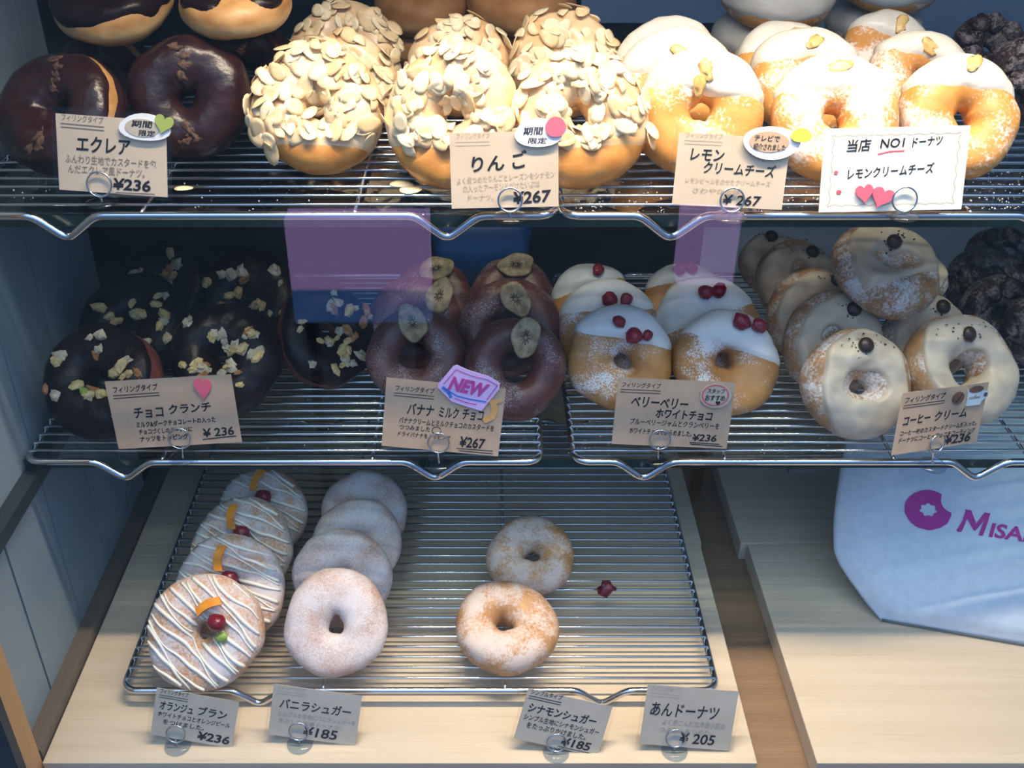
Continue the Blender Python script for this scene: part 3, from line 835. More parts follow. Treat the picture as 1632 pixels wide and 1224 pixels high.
for i, (cx, w, top, lab) in enumerate([(1590, 130, 440, 'nearest rough dark chocolate doughnut at the right end of the middle shelf'), (1570, 126, 395, 'second rough dark chocolate doughnut at the right end of the middle shelf'),
                                       (1595, 120, 362, 'rearmost rough dark chocolate doughnut at the right end of the middle shelf'), (1660, 130, 470, 'rough dark chocolate doughnut cut off by the right edge on the middle shelf')]):
    D('chunk', cx, w, top, 40, 0, 'M', 85 + i, lab, far=True)
# bottom
D('orange', 330, 184, 912, 42, -3, 'B', 91, 'front orange-peel doughnut with white drizzle on the bottom rack', deco=(.26, .30), dir=-.75, bk=.32)
D('orange', 369, 172, 848, 42, -3, 'B', 92, 'second orange-peel doughnut back on the bottom rack', deco=(.0, .34), dir=-.35, bk=.33, psp=1.5)
D('orange', 387, 163, 790, 42, 0, 'B', 93, 'third orange-peel doughnut back on the bottom rack', deco=(.04, .40), dir=-.45, bk=.33, far=True, psp=1.5)
D('orange', 417, 143, 748, 46, 0, 'B', 94, 'rearmost orange-peel doughnut on the bottom rack', deco=(.12, .48), dir=-.5, bk=.33, far=True, psp=1.2)
D('vanilla', 536, 168, 910, 46, 2, 'B', 95, 'front sugar-dusted doughnut beside the front orange-peel doughnut', bk=.34)
D('vanilla', 544, 158, 840, 42, 2, 'B', 96, 'second sugar-dusted doughnut back in the white column', bk=.33)
D('vanilla', 568, 141, 792, 42, 2, 'B', 97, 'third sugar-dusted doughnut back in the white column', bk=.34, far=True)
D('vanilla', 580, 136, 748, 42, 2, 'B', 98, 'rearmost sugar-dusted doughnut of the white column', bk=.34, far=True)
D('cinnamon', 805, 163, 927, 78, 0, 'B', 99, 'front cinnamon-sugar doughnut lying alone in the middle of the bottom rack', bk=.40, ak=.42)
D('cinnamon', 847, 137, 823, 66, -12, 'B', 100, 'rear cinnamon-sugar doughnut leaning behind the front one', bk=.42, ak=.42)

# loose bits on the racks
def loose(me, name, px, py, z, label, cat, group=None, rot=(0, 0, 0), sc=1):
    p = at_z(px, py, z); o = link(name, me); o.location = p; o.rotation_euler = rot; o.scale = (sc,) * 3
    tag(o, label, cat, group)
loose(FLAKES[1], 'almond_slice', 652, 303, ZT + WIRE + .0006, 'loose almond slice on the wires, beside the red-stickered card', 'almond slice', 'loose almond slices', (0, 0, .3), 1.15)
loose(FLAKES[2], 'almond_slice', 637, 293, ZT + WIRE + .0006, 'loose almond slice on the wires, the farther of the pair under the tall almond doughnut', 'almond slice', 'loose almond slices', (0, 0, -.2), 1.0)
loose(FLAKES[4], 'almond_slice', 290, 300, ZT + WIRE + .0006, 'loose almond slice on the wires beside the leftmost top price card', 'almond slice', 'loose almond slices', (0, 0, .1), .9)
loose(blob_mesh('dried_berry', 77, M['cherry'], .0068, .0060, .0060, .35, 12, 8), 'dried_berry', 966, 937, ZB + WIRE + .0052, 'dark dried berry fallen on the bare right part of the bottom rack', 'berry')
rg_ = random.Random(5)
def grains(label, boxes, z):
    m = MB()
    for (x0, y0, x1, y1, n_) in boxes:
        for i in range(n_):
            p = at_z(rg_.uniform(x0, x1), rg_.uniform(y0, y1), z); k = rg_.uniform(.0002, .0007); q = Vector(p)
            m.add([q + Vector(d) * k for d in ((1, 0, 0), (-.7, .7, 0), (-.5, -.8, 0), (0, 0, 1), (0, 0, -.1))], [(0, 1, 3), (1, 2, 3), (2, 0, 3), (1, 0, 4), (2, 1, 4), (0, 2, 4)])
    tag(m.build('sugar_crumbs', M['sugar']), label, 'crumbs', None, 'stuff')
grains('white sugar crumbs scattered on the top glass shelf', [(900, 290, 1060, 340, 110), (1255, 280, 1305, 335, 50), (1540, 270, 1632, 335, 150), (290, 290, 700, 345, 60), (0, 270, 80, 330, 30)], ZT - .0023)
grains('white sugar crumbs scattered on the middle glass shelf', [(905, 660, 980, 730, 80), (800, 650, 860, 720, 60), (400, 600, 600, 720, 60), (1170, 650, 1420, 730, 70)], ZM - .0023)
grains('sugar crumbs scattered on the pale board under the bottom rack', [(470, 1060, 640, 1110, 90), (700, 1060, 830, 1100, 40), (600, 880, 780, 1060, 50)], .0003)

# ------------------------------------------------------------------ lettering
TXT = {}
def glyphs(body, weight, shear):
    key = (body, weight, shear)
    if key in TXT: return TXT[key]
    cu = bpy.data.curves.new('lettering', 'FONT'); cu.body = body; cu.offset = weight; cu.shear = shear; cu.resolution_u = 3
    o = bpy.data.objects.new('lettering', cu); C.objects.link(o)
    dg = bpy.context.evaluated_depsgraph_get(); me = bpy.data.meshes.new_from_object(o.evaluated_get(dg))
    vs = [(v.co.x, v.co.y) for v in me.vertices]; fs = [tuple(p.vertices) for p in me.polygons]
    bpy.data.objects.remove(o); bpy.data.curves.remove(cu); bpy.data.meshes.remove(me)
    TXT[key] = (vs, fs); return vs, fs


class Card:
    """one price card: x, y in fractions of the paper from its top left corner"""

    def __init__(s, name, label, tl, tr, br, bl, z, lean=16, yaw=0, mat='paper', sleeve=True, group='price cards', depth=0.0):
        bc = at_z((bl[0] + br[0]) / 2, (bl[1] + br[1]) / 2, z)
        bc = bc + np.array([0, depth, 0])
        ln, yw = math.radians(lean), math.radians(yaw)
        n = np.array([math.sin(yw) * math.cos(ln), -math.cos(yw) * math.cos(ln), math.sin(ln)])
        P = [at_plane(q[0], q[1], bc, n) for q in (tl, tr, br, bl)]
        xa = (P[1] - P[0]) + (P[2] - P[3]); s.w = np.linalg.norm(xa) / 2; xa /= np.linalg.norm(xa)
        ya = np.cross(n, xa); s.h = abs(np.dot((P[0] - P[3]) + (P[1] - P[2]), ya)) / 2
        ctr = sum(P) / 4
        s.o = ctr - ya * s.h / 2; s.x, s.y, s.n = xa, ya, n
        s.root = thing('price_card', label, 'price card', frame(s.o, xa, ya, n), group)
        s.ink = {}
        mg = .004 if sleeve else 0
        pw, ph = s.w / 2 - mg * .7, s.h - mg
        pm = MB(); n_ = 10; vs = []
        for k in (0, 1):
            for j in range(n_ + 1):
                for i in range(n_ + 1):
                    x = -pw + 2 * pw * i / n_; y = mg * .5 + (ph - mg * .5) * j / n_
                    vs.append((x, y, (-.0004 if k == 0 else 0.0)))
        N = (n_ + 1) ** 2; fs = []
        for j in range(n_):
            for i in range(n_):
                a = j * (n_ + 1) + i; q = (a, a + 1, a + n_ + 2, a + n_ + 1); fs.append(q[::-1]); fs.append(tuple(N + t for t in q))
        for i in range(n_):
            for a, b in ((i, i + 1), (N - n_ - 2 + i + 1, N - n_ - 2 + i)): fs.append((a, b, N + b, N + a))
            for a, b in (((i + 1) * (n_ + 1), i * (n_ + 1)), (i * (n_ + 1) + n_, (i + 1) * (n_ + 1) + n_)): fs.append((a, b, N + b, N + a))
        pm.add(vs, fs).build('paper', M[mat], s.root)
        if sleeve:
            MB().box(-s.w / 2, s.w / 2, 0, s.h, -.0008, .0007).build('plastic_sleeve', M['sleeve'], s.root)
        s.mg = mg; s.pw = pw; s.ph = ph

    def xy(s, fx, fy): return (-s.w / 2 + fx * s.w, s.h * (1 - fy))

    def layer(s, key): return s.ink.setdefault(key, MB())

    def text(s, body, x0, y0, x1, y1, mat='ink', weight=.016, shear=.12, rot=0, z=.00025, name='lettering'):
        vs, fs = glyphs(body, weight, shear)
        ax, ay = min(v[0] for v in vs), min(v[1] for v in vs); bx, by = max(v[0] for v in vs), max(v[1] for v in vs)
        L = s.layer((name, mat)); cx, cy = s.xy((x0 + x1) / 2, (y0 + y1) / 2); W_, H_ = (x1 - x0) * s.w, (y1 - y0) * s.h
        c, t = math.cos(math.radians(rot)), math.sin(math.radians(rot)); out = []
        for x, y in vs:
            x = ((x - ax) / (bx - ax) - .5) * W_; y = ((y - ay) / (by - ay) - .5) * H_
            out.append((cx + c * x - t * y, cy + t * x + c * y, z))
        L.add(out, fs)

    def line(s, pts, wd=.0006, mat='ink', z=.00022, name='lettering'):
        L = s.layer((name, mat)); P = [Vector(s.xy(*q)) for q in pts]
        for a, b in zip(P[:-1], P[1:]):
            d = (b - a).normalized(); nn = Vector((-d.y, d.x)) * wd / 2; a2 = a - d * wd * .2; b2 = b + d * wd * .2
            L.add([(*(a2 - nn), z), (*(b2 - nn), z), (*(b2 + nn), z), (*(a2 + nn), z)], [(0, 1, 2, 3)])

    def patch(s, poly, mat, name, z0=.0008, th=.0008):
        P = [s.xy(*q) for q in poly]
        ar = sum(P[i - 1][0] * P[i][1] - P[i][0] * P[i - 1][1] for i in range(len(P)))
        if ar < 0: P = P[::-1]
        s.layer((name, mat)).prism(P, z0, z0 + th)

    def header(s, x0, y0, x1, y1, mat='ink', body='フィリングタイプ', rot=0, wd=.0006, weight=.02):
        s.text(body, x0, y0, x1, y1, mat, weight, rot=rot)
        t = math.tan(math.radians(-rot)) * s.w / s.h * (x1 - x0) / 2
        for k in (.035, .075): s.line([(x0 - .01, y1 + k - t), (x1, y1 + k + t)], wd, mat)

    def done(s):
        for (name, mat), m in s.ink.items(): m.build(name, M[mat], s.root)


def oval(cx, cy, rx, ry, n=26, wob=0.0, ph=0): return [(cx + rx * math.cos(t) * (1 + wob * math.sin(3 * t + ph)), cy + ry * math.sin(t) * (1 + wob * math.sin(3 * t + ph))) for t in [2 * PI * i / n for i in range(n)]]
def heart(cx, cy, rx, ry, rot=0, n=30):
    out = []
    for i in range(n):
        t = 2 * PI * i / n; x = 16 * math.sin(t) ** 3 / 17; y = -(13 * math.cos(t) - 5 * math.cos(2 * t) - 2 * math.cos(3 * t) - math.cos(4 * t)) / 15
        c, s2 = math.cos(rot), math.sin(rot); out.append((cx + rx * (c * x - s2 * y), cy + ry * (s2 * x + c * y)))
    return out


def ring_stand(card, px, py, rpx, label, base_z):
    q = at_plane(px, py, card.o + card.n * .0022, card.n); q = np.asarray(q)
    d = (q - CAM) @ FWD; R = rpx * d / F
    bz = base_z
    b = np.array([q[0] + card.n[0] * .001, q[1] - .001, bz])
    root = thing('card_stand', label, 'card stand', Matrix.Translation(b), 'ring card stands')
    X, Y, N = (Vector(card.x), Vector(card.y), Vector(card.n)); o = Vector(q - b)
    for k, nm in ((0, 'ring'), (-.0044, 'ring')):
        MB().tube([o + N * k + (X * math.cos(t) + Y * math.sin(t)) * R for t in np.linspace(0, 2 * PI, 40, endpoint=False)], .00062, 8, True).build(nm, M['chrome'], root, True)
    lo = o - Y * R - N * .0022
    MB().tube([o - Y * R, o - Y * R - N * .0010 - Y * .0006, lo - Y * .0010, Vector((lo.x * .5, lo.y * .5, max(.002, lo.z * .5))), Vector((0, 0, .001))], .0007, 7).build('stem', M['chrome'], root, True)
    MB().tube([o - Y * R - N * .0044, lo - Y * .0010], .0007, 7).build('stem', M['chrome'], root, True)
    MB().lathe([(.0095, 0), (.0100, .0006), (.0098, .0014), (.0050, .0022), (.0012, .0024)], 26).build('base', M['acrylic'], root, True)


ztop, zmid, zbot = ZT + WIRE - .0002, ZM + WIRE - .0002, 0.0001
# --- top shelf
k = Card('price_card', 'cream price card with a green heart sticker reading エクレア, before the chocolate doughnuts', (78, 168), (272, 184), (274, 319), (90, 308), ztop + .004, 15)
k.header(.09, .075, .44, .155, 'pencil', rot=-1, weight=.0)
k.text('エクレア', .20, .31, .66, .50, weight=.022)
k.text('ふんわり生地でカスタードを包', .10, .535, .87, .635, 'pencil', .004); k.text('んだエクレア風ドーナツ。', .12, .655, .77, .755, 'pencil', .004)
k.text('¥236', .50, .775, .82, .915, weight=.028); k.line([(.52, .945), (.85, .935)], .0005, 'pencil'); k.line([(.58, .965), (.87, .962)], .0005, 'pencil')
k.patch(oval(.79, .165, .215, .155, wob=.05), 'sticker', 'sticker', .001, .0012); k.patch(oval(.77, .17, .145, .105), 'greycard', 'sticker_panel', .0022, .0003)
k.text('期間', .68, .085, .86, .165, weight=.014, z=.0027, name='sticker_lettering'); k.text('限定', .74, .19, .88, .26, weight=.014, z=.0027, name='sticker_lettering')
k.patch(heart(.955, .10, .085, .115, .25), 'green', 'heart_sticker', .0026, .0008); k.done()
ring_stand(k, 158, 294, 19.5, 'ring stand gripping the green-heart card before the chocolate doughnuts', ztop)
k = Card('price_card', 'cream price card with a red round sticker reading りんご, before the almond doughnuts', (707, 200), (895, 198), (900, 333), (714, 339), ztop + .004, 15)
k.header(.10, .08, .38, .15, 'faint', weight=-.004, wd=.0003)
k.text('りん', .22, .35, .50, .53, weight=.02, rot=2); k.text('ご', .56, .30, .70, .50, weight=.02, rot=10)
k.text('よく煮つめたりんごとレーズンをシナモン', .09, .565, .93, .645, 'faint', .002, rot=3); k.text('の入ったアーモンドがけたいぷは', .14, .665, .80, .75, 'faint', .002, rot=3); k.text('ドーナツ。', .18, .80, .40, .87, 'faint', .002)
k.text('¥267', .57, .765, .90, .915, weight=.026, rot=3)
k.patch(oval(.79, .10, .20, .165, wob=.04), 'sticker', 'sticker', .001, .0012)
k.text('期間', .66, .03, .83, .12, weight=.012, z=.0024, name='sticker_lettering'); k.text('限定', .70, .15, .86, .22, weight=.012, z=.0024, name='sticker_lettering')
k.patch(oval(.935, .035, .088, .115, wob=.03), 'pinkpaper', 'apple_sticker', .0024, .0008); k.done()
ring_stand(k, 813, 319, 19, 'ring stand gripping the red-stickered card before the almond doughnuts', ztop)
k = Card('price_card', 'cream price card with a yellow lemon sticker reading レモンクリームチーズ', (1076, 198), (1266, 212), (1256, 338), (1063, 333), ztop + .004, 15)
k.header(.10, .06, .40, .13, 'faint', weight=-.004, wd=.0003)
k.text('レモン', .15, .26, .43, .40, weight=.016); k.text('クリームチーズ', .27, .41, .87, .56, weight=.016, rot=-1)
k.text('レモンピールをのせたクリームチーズ', .13, .61, .84, .68, 'faint', .002); k.text('さわやかな味', .20, .73, .60, .80, 'faint', .002)
k.text('¥ 267', .46, .80, .78, .93, weight=.018)
k.patch(oval(.80, .145, .235, .20, wob=-.03), 'sticker', 'sticker', .001, .0014); k.patch(oval(.775, .135, .165, .125), 'kraft', 'sticker_panel', .0024, .0003)
k.text('テレビで', .65, .055, .86, .13, weight=.012, z=.0029, name='sticker_lettering'); k.text('紹介されました', .65, .155, .915, .235, weight=.012, z=.0029, name='sticker_lettering')
k.patch(oval(1.03, .04, .085, .085, wob=.06), 'yellow', 'lemon_sticker', .0028, .0010); k.done()
ring_stand(k, 1167, 319, 19, 'ring stand gripping the yellow-stickered card', ztop)
k = Card('price_card', 'white card with two red paper hearts reading 当店 NO1 ドーナツ', (1316, 208), (1545, 197), (1534, 336), (1303, 336), ztop + .003, 15, 0, 'white_card', False)
k.text('当店', .16, .13, .33, .28, weight=.016, rot=2); k.text('NO1', .39, .13, .56, .24, weight=.014, rot=2); k.text('ドーナツ', .61, .12, .82, .23, weight=.014, rot=3)
k.line([(.38, .315), (.46, .285), (.56, .28)], .0008, 'red'); k.text('レモンクリームチーズ', .18, .45, .78, .58, weight=.014, rot=3)
k.patch(oval(.10, .52, .014, .022), 'red', 'dot', .0002, .0002); k.patch(oval(.13, .755, .018, .024), 'red', 'dot', .0002, .0002)
sc = []
for i in range(41):
    t = i / 40; sc.append((.06 + .88 * t, .07 + .02 * abs(math.sin(t * 9 * PI))))
k.line(sc, .0003, 'faint'); k.line([(x, 1 - y) for x, y in sc], .0003, 'faint')
sv = [(.055 + .018 * abs(math.sin(i / 24 * 5 * PI)), .08 + .84 * i / 24) for i in range(25)]
k.line(sv, .0003, 'faint'); k.line([(1 - x, y) for x, y in sv], .0003, 'faint')
k.patch(heart(.305, .77, .065, .12, -.15), 'pinkpaper', 'heart_sticker', .0006, .0012); k.patch(heart(.43, .82, .085, .13, .35), 'pinkpaper', 'heart_sticker', .0006, .0016); k.done()
ring_stand(k, 1442, 318, 19.5, 'ring stand gripping the white card with two hearts', ztop)
# --- middle shelf
k = Card('price_card', 'kraft price card with a single pink heart reading チョコクランチ', (174, 607), (372, 597), (382, 704), (182, 717), zmid + .004, 11, 0, 'kraft', False, depth=-.010)
k.header(.055, .07, .41, .17, 'ink', rot=1)
k.text('チョコ', .18, .40, .42, .56, weight=.024); k.text('クランチ', .46, .38, .80, .52, weight=.024, rot=1)
k.text('ミルク&ダークチョコレートの入った', .18, .60, .82, .69, weight=.024, rot=1); k.text('チョコづくしのドーナツに', .19, .72, .62, .80, weight=.024); k.text('ナッツをトッピング', .19, .82, .58, .91, weight=.024)
k.text('¥ 236', .70, .76, .95, .89, weight=.022, rot=2); k.line([(.69, .925), (.96, .90)], .0008)
k.patch(heart(.765, .165, .072, .165, .12), 'pinkpaper', 'heart_sticker', .0003, .0012); k.done()
ring_stand(k, 286, 699, 17.5, 'ring stand gripping the kraft card with a pink heart', zmid)
k = Card('price_card', 'kraft price card with a lilac NEW sticker reading バナナミルクチョコ', (614, 602), (804, 619), (796, 728), (610, 710), zmid + .004, 11, 0, 'kraft', False, depth=-.010)
k.header(.085, .09, .41, .17, 'ink', weight=.012, wd=.0005)
k.text('バナナ', .19, .33, .42, .50, weight=.018); k.text('ミルク', .46, .34, .63, .50, weight=.018); k.text('チョコ', .66, .34, .84, .50, weight=.018)
k.text('バナナクリームとミルクチョコのカスタードを', .13, .545, .94, .635, weight=.012, rot=0); k.text('つつみました', .14, .655, .40, .73, weight=.012); k.text('ドライバナナをトッピング', .13, .755, .58, .83, weight=.012)
k.line(oval(.455, .70, .038, .055, 14), .0005); k.text('¥267', .66, .75, .88, .91, weight=.022); k.line([(.64, .935), (.95, .925)], .0006); k.line([(.66, .965), (.95, .965)], .0006)
k.patch([(.434, .016), (.545, -.26), (.575, -.28), (.66, -.23), (.846, -.16), (.945, -.08), (.945, 0), (.816, .34), (.70, .30), (.56, .245), (.434, .067)], 'lilac', 'new_sticker', .0006, .0010)
k.text('NEW', .52, -.09, .86, .11, 'magenta', .05, .25, rot=-8, z=.0021, name='sticker_lettering')
k.line([(.50, .07), (.60, .155), (.72, .185), (.845, .20)], .0010, 'blue', .0020, 'sticker_lettering'); k.line([(.475, .05), (.53, .12), (.55, .18)], .0022, 'blue', .0020, 'sticker_lettering')
k.line([(.48, .0), (.57, -.22), (.70, -.15), (.84, -.115), (.925, -.05), (.85, .17)], .0006, 'magenta', .0020, 'sticker_lettering'); k.line([(.58, .19), (.68, .235), (.77, .25)], .0006, 'magenta', .0020, 'sticker_lettering')
k.patch([(.86, .19), (.985, .16), (.985, .19), (.935, .22), (.955, .33), (.93, .45), (.86, .52), (.83, .47), (.885, .40), (.90, .30), (.885, .235)], 'orangep', 'banana_sticker', .0003, .0006); k.done()
ring_stand(k, 699, 706, 17, 'ring stand gripping the kraft card with the NEW sticker', zmid)
k = Card('price_card', 'kraft price card with a red-circled round sticker reading ベリーベリー ホワイトチョコ', (983, 602), (1168, 609), (1163, 716), (977, 707), zmid + .004, 11, 0, 'kraft', False, depth=-.010)
k.header(.04, .06, .37, .135, 'ink', weight=.010, rot=0, wd=.0005)
k.text('ベリーベリー', .13, .27, .62, .43, weight=.022, rot=-1); k.text('ホワイトチョコ', .35, .44, .84, .58, weight=.026, rot=-1)
k.text('ブルーベリージャムとクランベリーを', .14, .60, .91, .70, weight=.012, rot=-1); k.text('ホワイトチョコでからめました。', .14, .745, .68, .83, weight=.016, rot=-1)
k.text('¥236', .69, .79, .90, .90, weight=.022); k.line([(.67, .925), (.93, .935)], .0007); k.line([(.68, .95), (.96, .965)], .0007)
k.patch(oval(.84, .20, .138, .185, 11), 'greycard', 'round_sticker', .0005, .0010)
k.line(oval(.835, .19, .110, .150, 20) + [(.945, .19)], .0009, 'red', .0017, 'sticker_lettering')
k.text('スタッフ', .76, .09, .91, .16, weight=.02, z=.0018, name='sticker_lettering'); k.text('おすすめ', .75, .185, .92, .27, weight=.02, z=.0018, name='sticker_lettering')
k.patch(heart(.865, .30, .022, .035), 'ink', 'heart_mark', .0015, .0003); k.done()
ring_stand(k, 1052, 701, 16.5, 'ring stand gripping the kraft card with the red-circled sticker', zmid)
k = Card('price_card', 'tilted kraft price card with a coffee cup sticker reading コーヒークリーム', (1432, 627), (1567, 611), (1565, 703), (1428, 725), zmid + .004, 11, 24, 'kraft', False, depth=-.012)
k.header(.04, .07, .50, .17, 'ink', rot=0, weight=.016, wd=.0005)
k.text('コーヒー', .06, .38, .37, .53, weight=.026, rot=1); k.text('クリーム', .42, .37, .80, .53, weight=.026)
k.text('コーヒー味のカスタードクリームが入った。', .05, .61, .95, .70, weight=.020); k.text('ドーナツにコーヒーチョコをコーティング', .05, .73, .95, .82, weight=.020)
k.text('¥236', .60, .80, .91, .96, weight=.03)
k.patch(oval(.65, .185, .065, .10, 20, .0), 'brownp', 'bean_sticker', .0004, .0010); k.line([(.62, .25), (.66, .18), (.68, .12)], .0007, 'ink', .0016, 'sticker_lettering')
k.patch([(.75, .07), (.93, .09), (.95, .12), (1.0, .13), (1.0, .23), (.94, .27), (.92, .34), (.76, .34)], 'cup', 'cup_sticker', .0004, .0010)
k.patch(oval(.84, .075, .088, .055, 20), 'brownp', 'cup_top', .0014, .0003); k.patch(oval(.965, .18, .022, .035, 12), 'brownp', 'cup_handle', .0014, .0003)
k.text('coffee', .77, .17, .90, .23, 'pencil', .01, z=.0017, name='sticker_lettering'); k.done()
ring_stand(k, 1494, 707, 15.5, 'ring stand gripping the tilted coffee cup card', zmid)
# --- bottom board
k = Card('price_card', 'grey price card reading オランジュブラン, leftmost on the bottom board', (236, 1087), (382, 1110), (381, 1200), (242, 1173), zbot + .002, 18, 0, 'greycard')
k.header(.09, .08, .40, .17, 'ink', body='フィリングタイプ', weight=.010, rot=0, wd=.0005)
k.text('オランジュ', .10, .30, .47, .46, weight=.022); k.text('ブラン', .53, .28, .85, .45, weight=.022)
k.text('ホワイトチョコとオレンジピール', .09, .50, .90, .59, weight=.012); k.text('をつけました。', .16, .63, .62, .72, weight=.012); k.text('¥236', .56, .74, .92, .90, weight=.026); k.done()
ring_stand(k, 280, 1170, 15, 'ring stand gripping the leftmost grey card on the bottom board', zbot)
k = Card('price_card', 'grey price card reading バニラシュガー, before the front white sugared doughnut', (425, 1084), (581, 1099), (575, 1197), (427, 1171), zbot + .002, 18, 0, 'greycard')
k.header(.09, .09, .38, .15, 'faintgrey', weight=-.002, wd=.0003)
k.text('バニラシュガー', .12, .30, .87, .47, weight=.016); k.text('シンプルな生地にバニラシュガーを', .12, .52, .93, .61, 'faintgrey', .002); k.text('まぶした定番ドーナツ。', .13, .64, .80, .72, 'faintgrey', .002)
k.text('¥185', .40, .73, .76, .90, weight=.020); k.done()
ring_stand(k, 476, 1166, 15.5, 'ring stand gripping the grey card before the front white sugared doughnut', zbot)
k = Card('price_card', 'most tilted grey price card reading シナモンシュガー, before the lying cinnamon doughnut', (832, 1086), (980, 1120), (961, 1211), (818, 1181), zbot + .002, 18, 0, 'greycard')
k.header(.08, .07, .42, .16, 'ink', body='シンプルタイプ', weight=.010, wd=.0006)
k.text('シナモンシュガー', .10, .30, .84, .46, weight=.024); k.text('シンプル生地にシナモンシュガー', .08, .50, .90, .60, weight=.014); k.text('をたっぷりかけました。', .13, .63, .78, .73, weight=.014)
k.text('¥185', .54, .75, .86, .90, weight=.026); k.line([(.52, .93), (.90, .93)], .0006); k.done()
ring_stand(k, 887, 1184, 15.5, 'ring stand gripping the most tilted grey card', zbot)
k = Card('price_card', 'grey price card reading あんドーナツ, rightmost on the bottom board', (1024, 1081), (1184, 1096), (1168, 1200), (1016, 1190), zbot + .002, 18, 0, 'greycard')
k.header(.08, .08, .38, .16, 'faintgrey', weight=-.002, wd=.0003)
k.text('あんドーナツ', .10, .32, .80, .52, weight=.014); k.text('よく煮こんだ北海道小豆の', .24, .56, .88, .65, 'faintgrey', .002); k.text('つぶあんをつめた。', .22, .68, .76, .76, 'faintgrey', .002)
k.text('¥ 205', .44, .74, .80, .90, weight=.016); k.done()
ring_stand(k, 1077, 1177, 15.5, 'ring stand gripping the rightmost grey card on the bottom board', zbot)

# ------------------------------------------------------------------ the canvas bag
P0 = at_z(1405, 990, 0.0012); P1 = at_z(1632, 1029, 0.0012)
bx = P1 - P0; bx /= np.linalg.norm(bx)
hz = np.cross([0, 0, 1.0], bx); sl = math.radians(52)
by = hz * math.cos(sl) + np.array([0, 0, math.sin(sl)])
bn = np.cross(bx, by)
def bag_st(px, py):
    q = at_plane(px, py, P0, bn) - P0; return float(q @ bx), float(q @ by)
LEFT = [bag_st(*q) for q in ((1405, 990), (1381, 962), (1352, 922), (1336, 897), (1329, 878), (1329, 840), (1333, 800), (1341, 752), (1345, 730))]
TMAX = .205; LEFT.append((LEFT[-1][0] + .002, TMAX))
SR = .30
def left_at(t):
    for (s0, t0), (s1, t1) in zip(LEFT[:-1], LEFT[1:]):
        if t <= t1: return s0 + (s1 - s0) * (t - t0) / max(1e-9, t1 - t0)
    return LEFT[-1][0]
def bag_bulge(s, t):
    e = min(s - left_at(t), SR - s, t + .010, TMAX - t)
    k = min(1, max(0, e) / .035); k = k * (2 - k)
    r1 = math.exp(-((t - .012 - .38 * (s - .03)) / .010) ** 2) * .0045 * min(1, max(0, s - .02) / .05)
    r2 = math.exp(-((t - .055 - .30 * (s - .03)) / .012) ** 2) * .0040 * min(1, max(0, s - .02) / .06)
    r3 = math.exp(-((t - .120 - .22 * (s - .03)) / .013) ** 2) * .0035 * min(1, max(0, s) / .08)
    return .010 * k + r1 + r2 + r3 + .0016 * noise.noise(Vector((s * 22, t * 26, 3)))
def bag_p(s, t, off=0.0):
    return P0 + bx * s + by * t + bn * (bag_bulge(s, t) * min(1, t / .012) + off)
bt = thing('canvas_bag', 'white canvas bag with a magenta doughnut logo slouched on the right board', 'bag', Matrix.Translation(P0))
bm = MB(); NS, NTT = 60, 48; vs = []; fs = []
for j in range(NTT + 1):
    t = TMAX * j / NTT
    for i in range(NS + 1):
        s = left_at(t) + (SR - left_at(t)) * (i / NS) ** 1.15; vs.append(bag_p(s, t) - P0)
N1 = len(vs)
for j in range(NTT + 1):
    t = TMAX * j / NTT
    for i in range(NS + 1):
        s = left_at(t) + (SR - left_at(t)) * (i / NS) ** 1.15
        k = min(1, (s - left_at(t)) / .03, (SR - s) / .03); k = k * (2 - k)
        q = bag_p(s, t) - P0; back = q - bn * 0 + hz * (.012 + .055 * k); back[2] = q[2]
        vs.append(back)
w_ = NS + 1
for j in range(NTT):
    for i in range(NS):
        a = j * w_ + i; q = (a, a + 1, a + w_ + 1, a + w_); fs.append(q); fs.append(tuple(N1 + x for x in q[::-1]))
for i in range(NS):
    fs.append((i + 1, i, N1 + i, N1 + i + 1)); a = NTT * w_ + i; fs.append((a, a + 1, N1 + a + 1, N1 + a))
for j in range(NTT):
    a, b = j * w_, (j + 1) * w_; fs.append((a, b, N1 + b, N1 + a)); a += NS; b += NS; fs.append((b, a, N1 + a, N1 + b))
bm.add(vs, fs).build('bag_body', M['bag'], bt, True)
# thin dark tube along the bottom fold, standing in for the shade there
MB().tube([bag_p(left_at(0) + (SR - left_at(0)) * i / 40, .0012) - P0 for i in range(41)], .0012, 6).build('bottom_shade', M['seam'], bt, True)
# printed logo: ring with a bite, and lettering
def print_on(poly_fn, name):
    m = MB(); vs, fs = poly_fn(); m.add([bag_p(*bag_st(x, y), .0007) - P0 for x, y in vs], fs); m.build(name, M['print'], bt)
def logo_ring():
    vs, fs = [], []; n = 72; rr = random.Random(4)
    for i in range(n + 1):
        t = 2 * PI * i / n; c, s2 = math.cos(t), math.sin(t)
        jit = rr.uniform(-.6, .6) if i % n else 0
        ox, oy = 37 + jit, 31.5 + jit; x, y = ox * c, oy * s2
        dx, dy = x - 39, y + 17
        d = math.hypot(dx, dy)
        if d < 19:      # bite
            lo, hi = 0., 1.
            for _ in range(20):
                m_ = (lo + hi) / 2
                if math.hypot(ox * c * m_ - 39, oy * s2 * m_ + 17) < 19: hi = m_
                else: lo = m_
            x, y = ox * c * lo, oy * s2 * lo
        w = 1 + .12 * math.sin(7 * t)
        for f in range(5):
            k = f / 4; ix, iy = 12.5 * w * c, 9.5 * w * s2
            vs.append((1475 + (ix * (1 - k) + x * k), 812.5 + (iy * (1 - k) + y * k) + .06 * (ix * (1 - k) + x * k)))
    for i in range(n):
        for f in range(4): fs.append((i * 5 + f, i * 5 + f + 1, (i + 1) * 5 + f + 1, (i + 1) * 5 + f))
    return vs, fs
print_on(logo_ring, 'logo_ring')
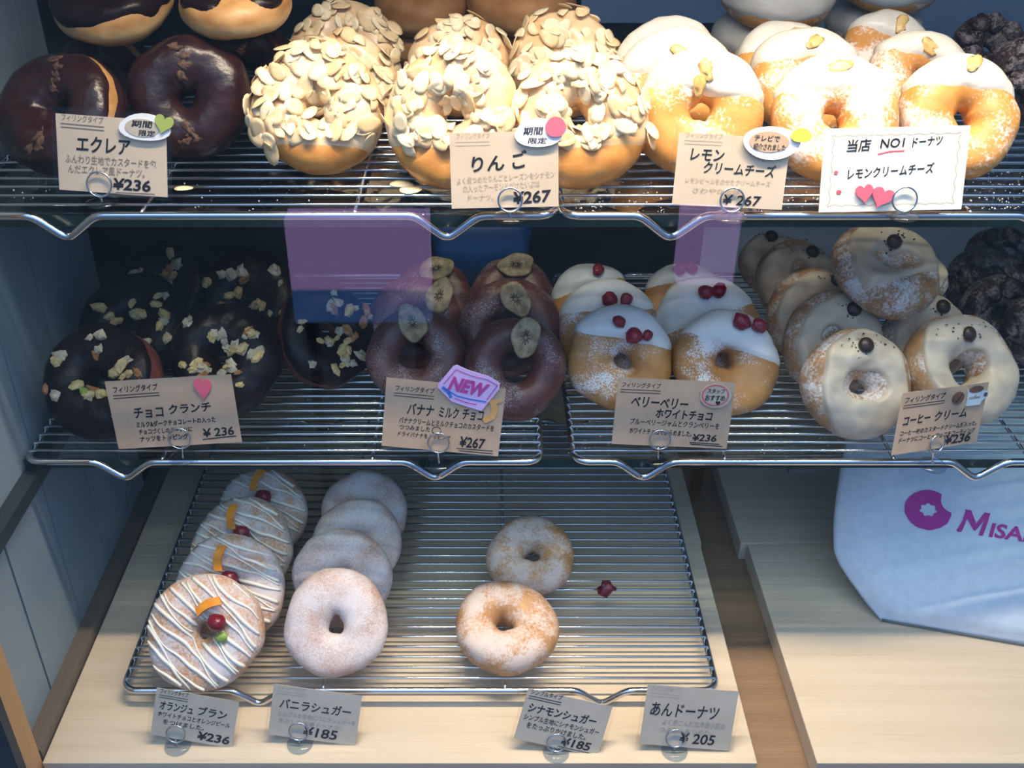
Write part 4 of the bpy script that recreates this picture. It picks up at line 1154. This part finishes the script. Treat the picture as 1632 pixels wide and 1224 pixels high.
def word(body, x0, x1, yb, h, slope, weight):
    def fn():
        vs, fs = glyphs(body, weight, .22)
        ax, bx_ = min(v[0] for v in vs), max(v[0] for v in vs); by_ = max(v[1] for v in vs)
        out = []
        for x, y in vs:
            X = x0 + (x - ax) / (bx_ - ax) * (x1 - x0); out.append((X, yb - y / by_ * h + slope * (X - x0)))
        return out, fs
    return fn
def big_m():
    O = [(895, 428), (905, 437), (926, 439), (932, 428), (963, 352), (1006, 428), (1018, 429), (1072, 362), (1042, 448), (1036, 458), (1056, 463), (1066, 462), (1092, 388), (1112, 318), (1075, 312), (1022, 384), (988, 298), (950, 293), (952, 306), (930, 372)]
    from mathutils.geometry import tessellate_polygon
    P = [(1300 + x / 4.08, 740 + y / 4.08) for x, y in O]
    return P, [tuple(t) for t in tessellate_polygon([[Vector((x, -y, 0)) for x, y in P]])]
print_on(big_m, 'logo_lettering')
print_on(word('ISAK', 1570, 1652, 854, 22, .14, .028), 'logo_lettering')

# ------------------------------------------------------------------ across the pavement: glowing panels added to give the pane its purple reflections
def mirrored(px, py, y):
    """place seen in the pane's reflection at that pixel, at depth y in front of the case"""
    d = ray(px, py); k = (.462 - 0) / d[1]; h = CAM + d * k; r = np.array([d[0], -d[1], d[2]]); return h + r * ((y - h[1]) / r[1])
def emitter(label, quad, y, stripe):  # made-up glowing box on legs, there only for its reflection
    P = [mirrored(px, py, y) for px, py in quad]
    x0, x1 = min(q[0] for q in P), max(q[0] for q in P); z0, z1 = min(q[2] for q in P), max(q[2] for q in P)
    r = thing('added_glow_panel', label, 'emitter', Matrix.Translation(((x0 + x1) / 2, y, -.90)))
    hw = (x1 - x0) / 2; zz0, zz1 = z0 + .90, z1 + .90
    zs = zz0 + (zz1 - zz0) * stripe
    MB().box(-hw, hw, -.06, 0, zs, zz1).build('panel', M['purple'], r)
    if stripe: MB().box(-hw, hw, -.06, 0, zz0, zs - .0005).build('panel', M['bluelit'], r)
    for s2 in (-1, 1): MB().box(s2 * hw * .8 - .01, s2 * hw * .8 + .01, -.05, -.01, 0, zz0).build('leg', M['steel'], r)
emitter('lit purple sign with a blue band added outside, mirrored above the banana doughnuts', [(478, 352), (683, 352), (683, 515), (470, 515)], -1.0, .33)
emitter('narrow lit purple sign added outside, mirrored above the berry doughnuts', [(1092, 345), (1168, 345), (1168, 455), (1090, 455)], -1.0, 0)
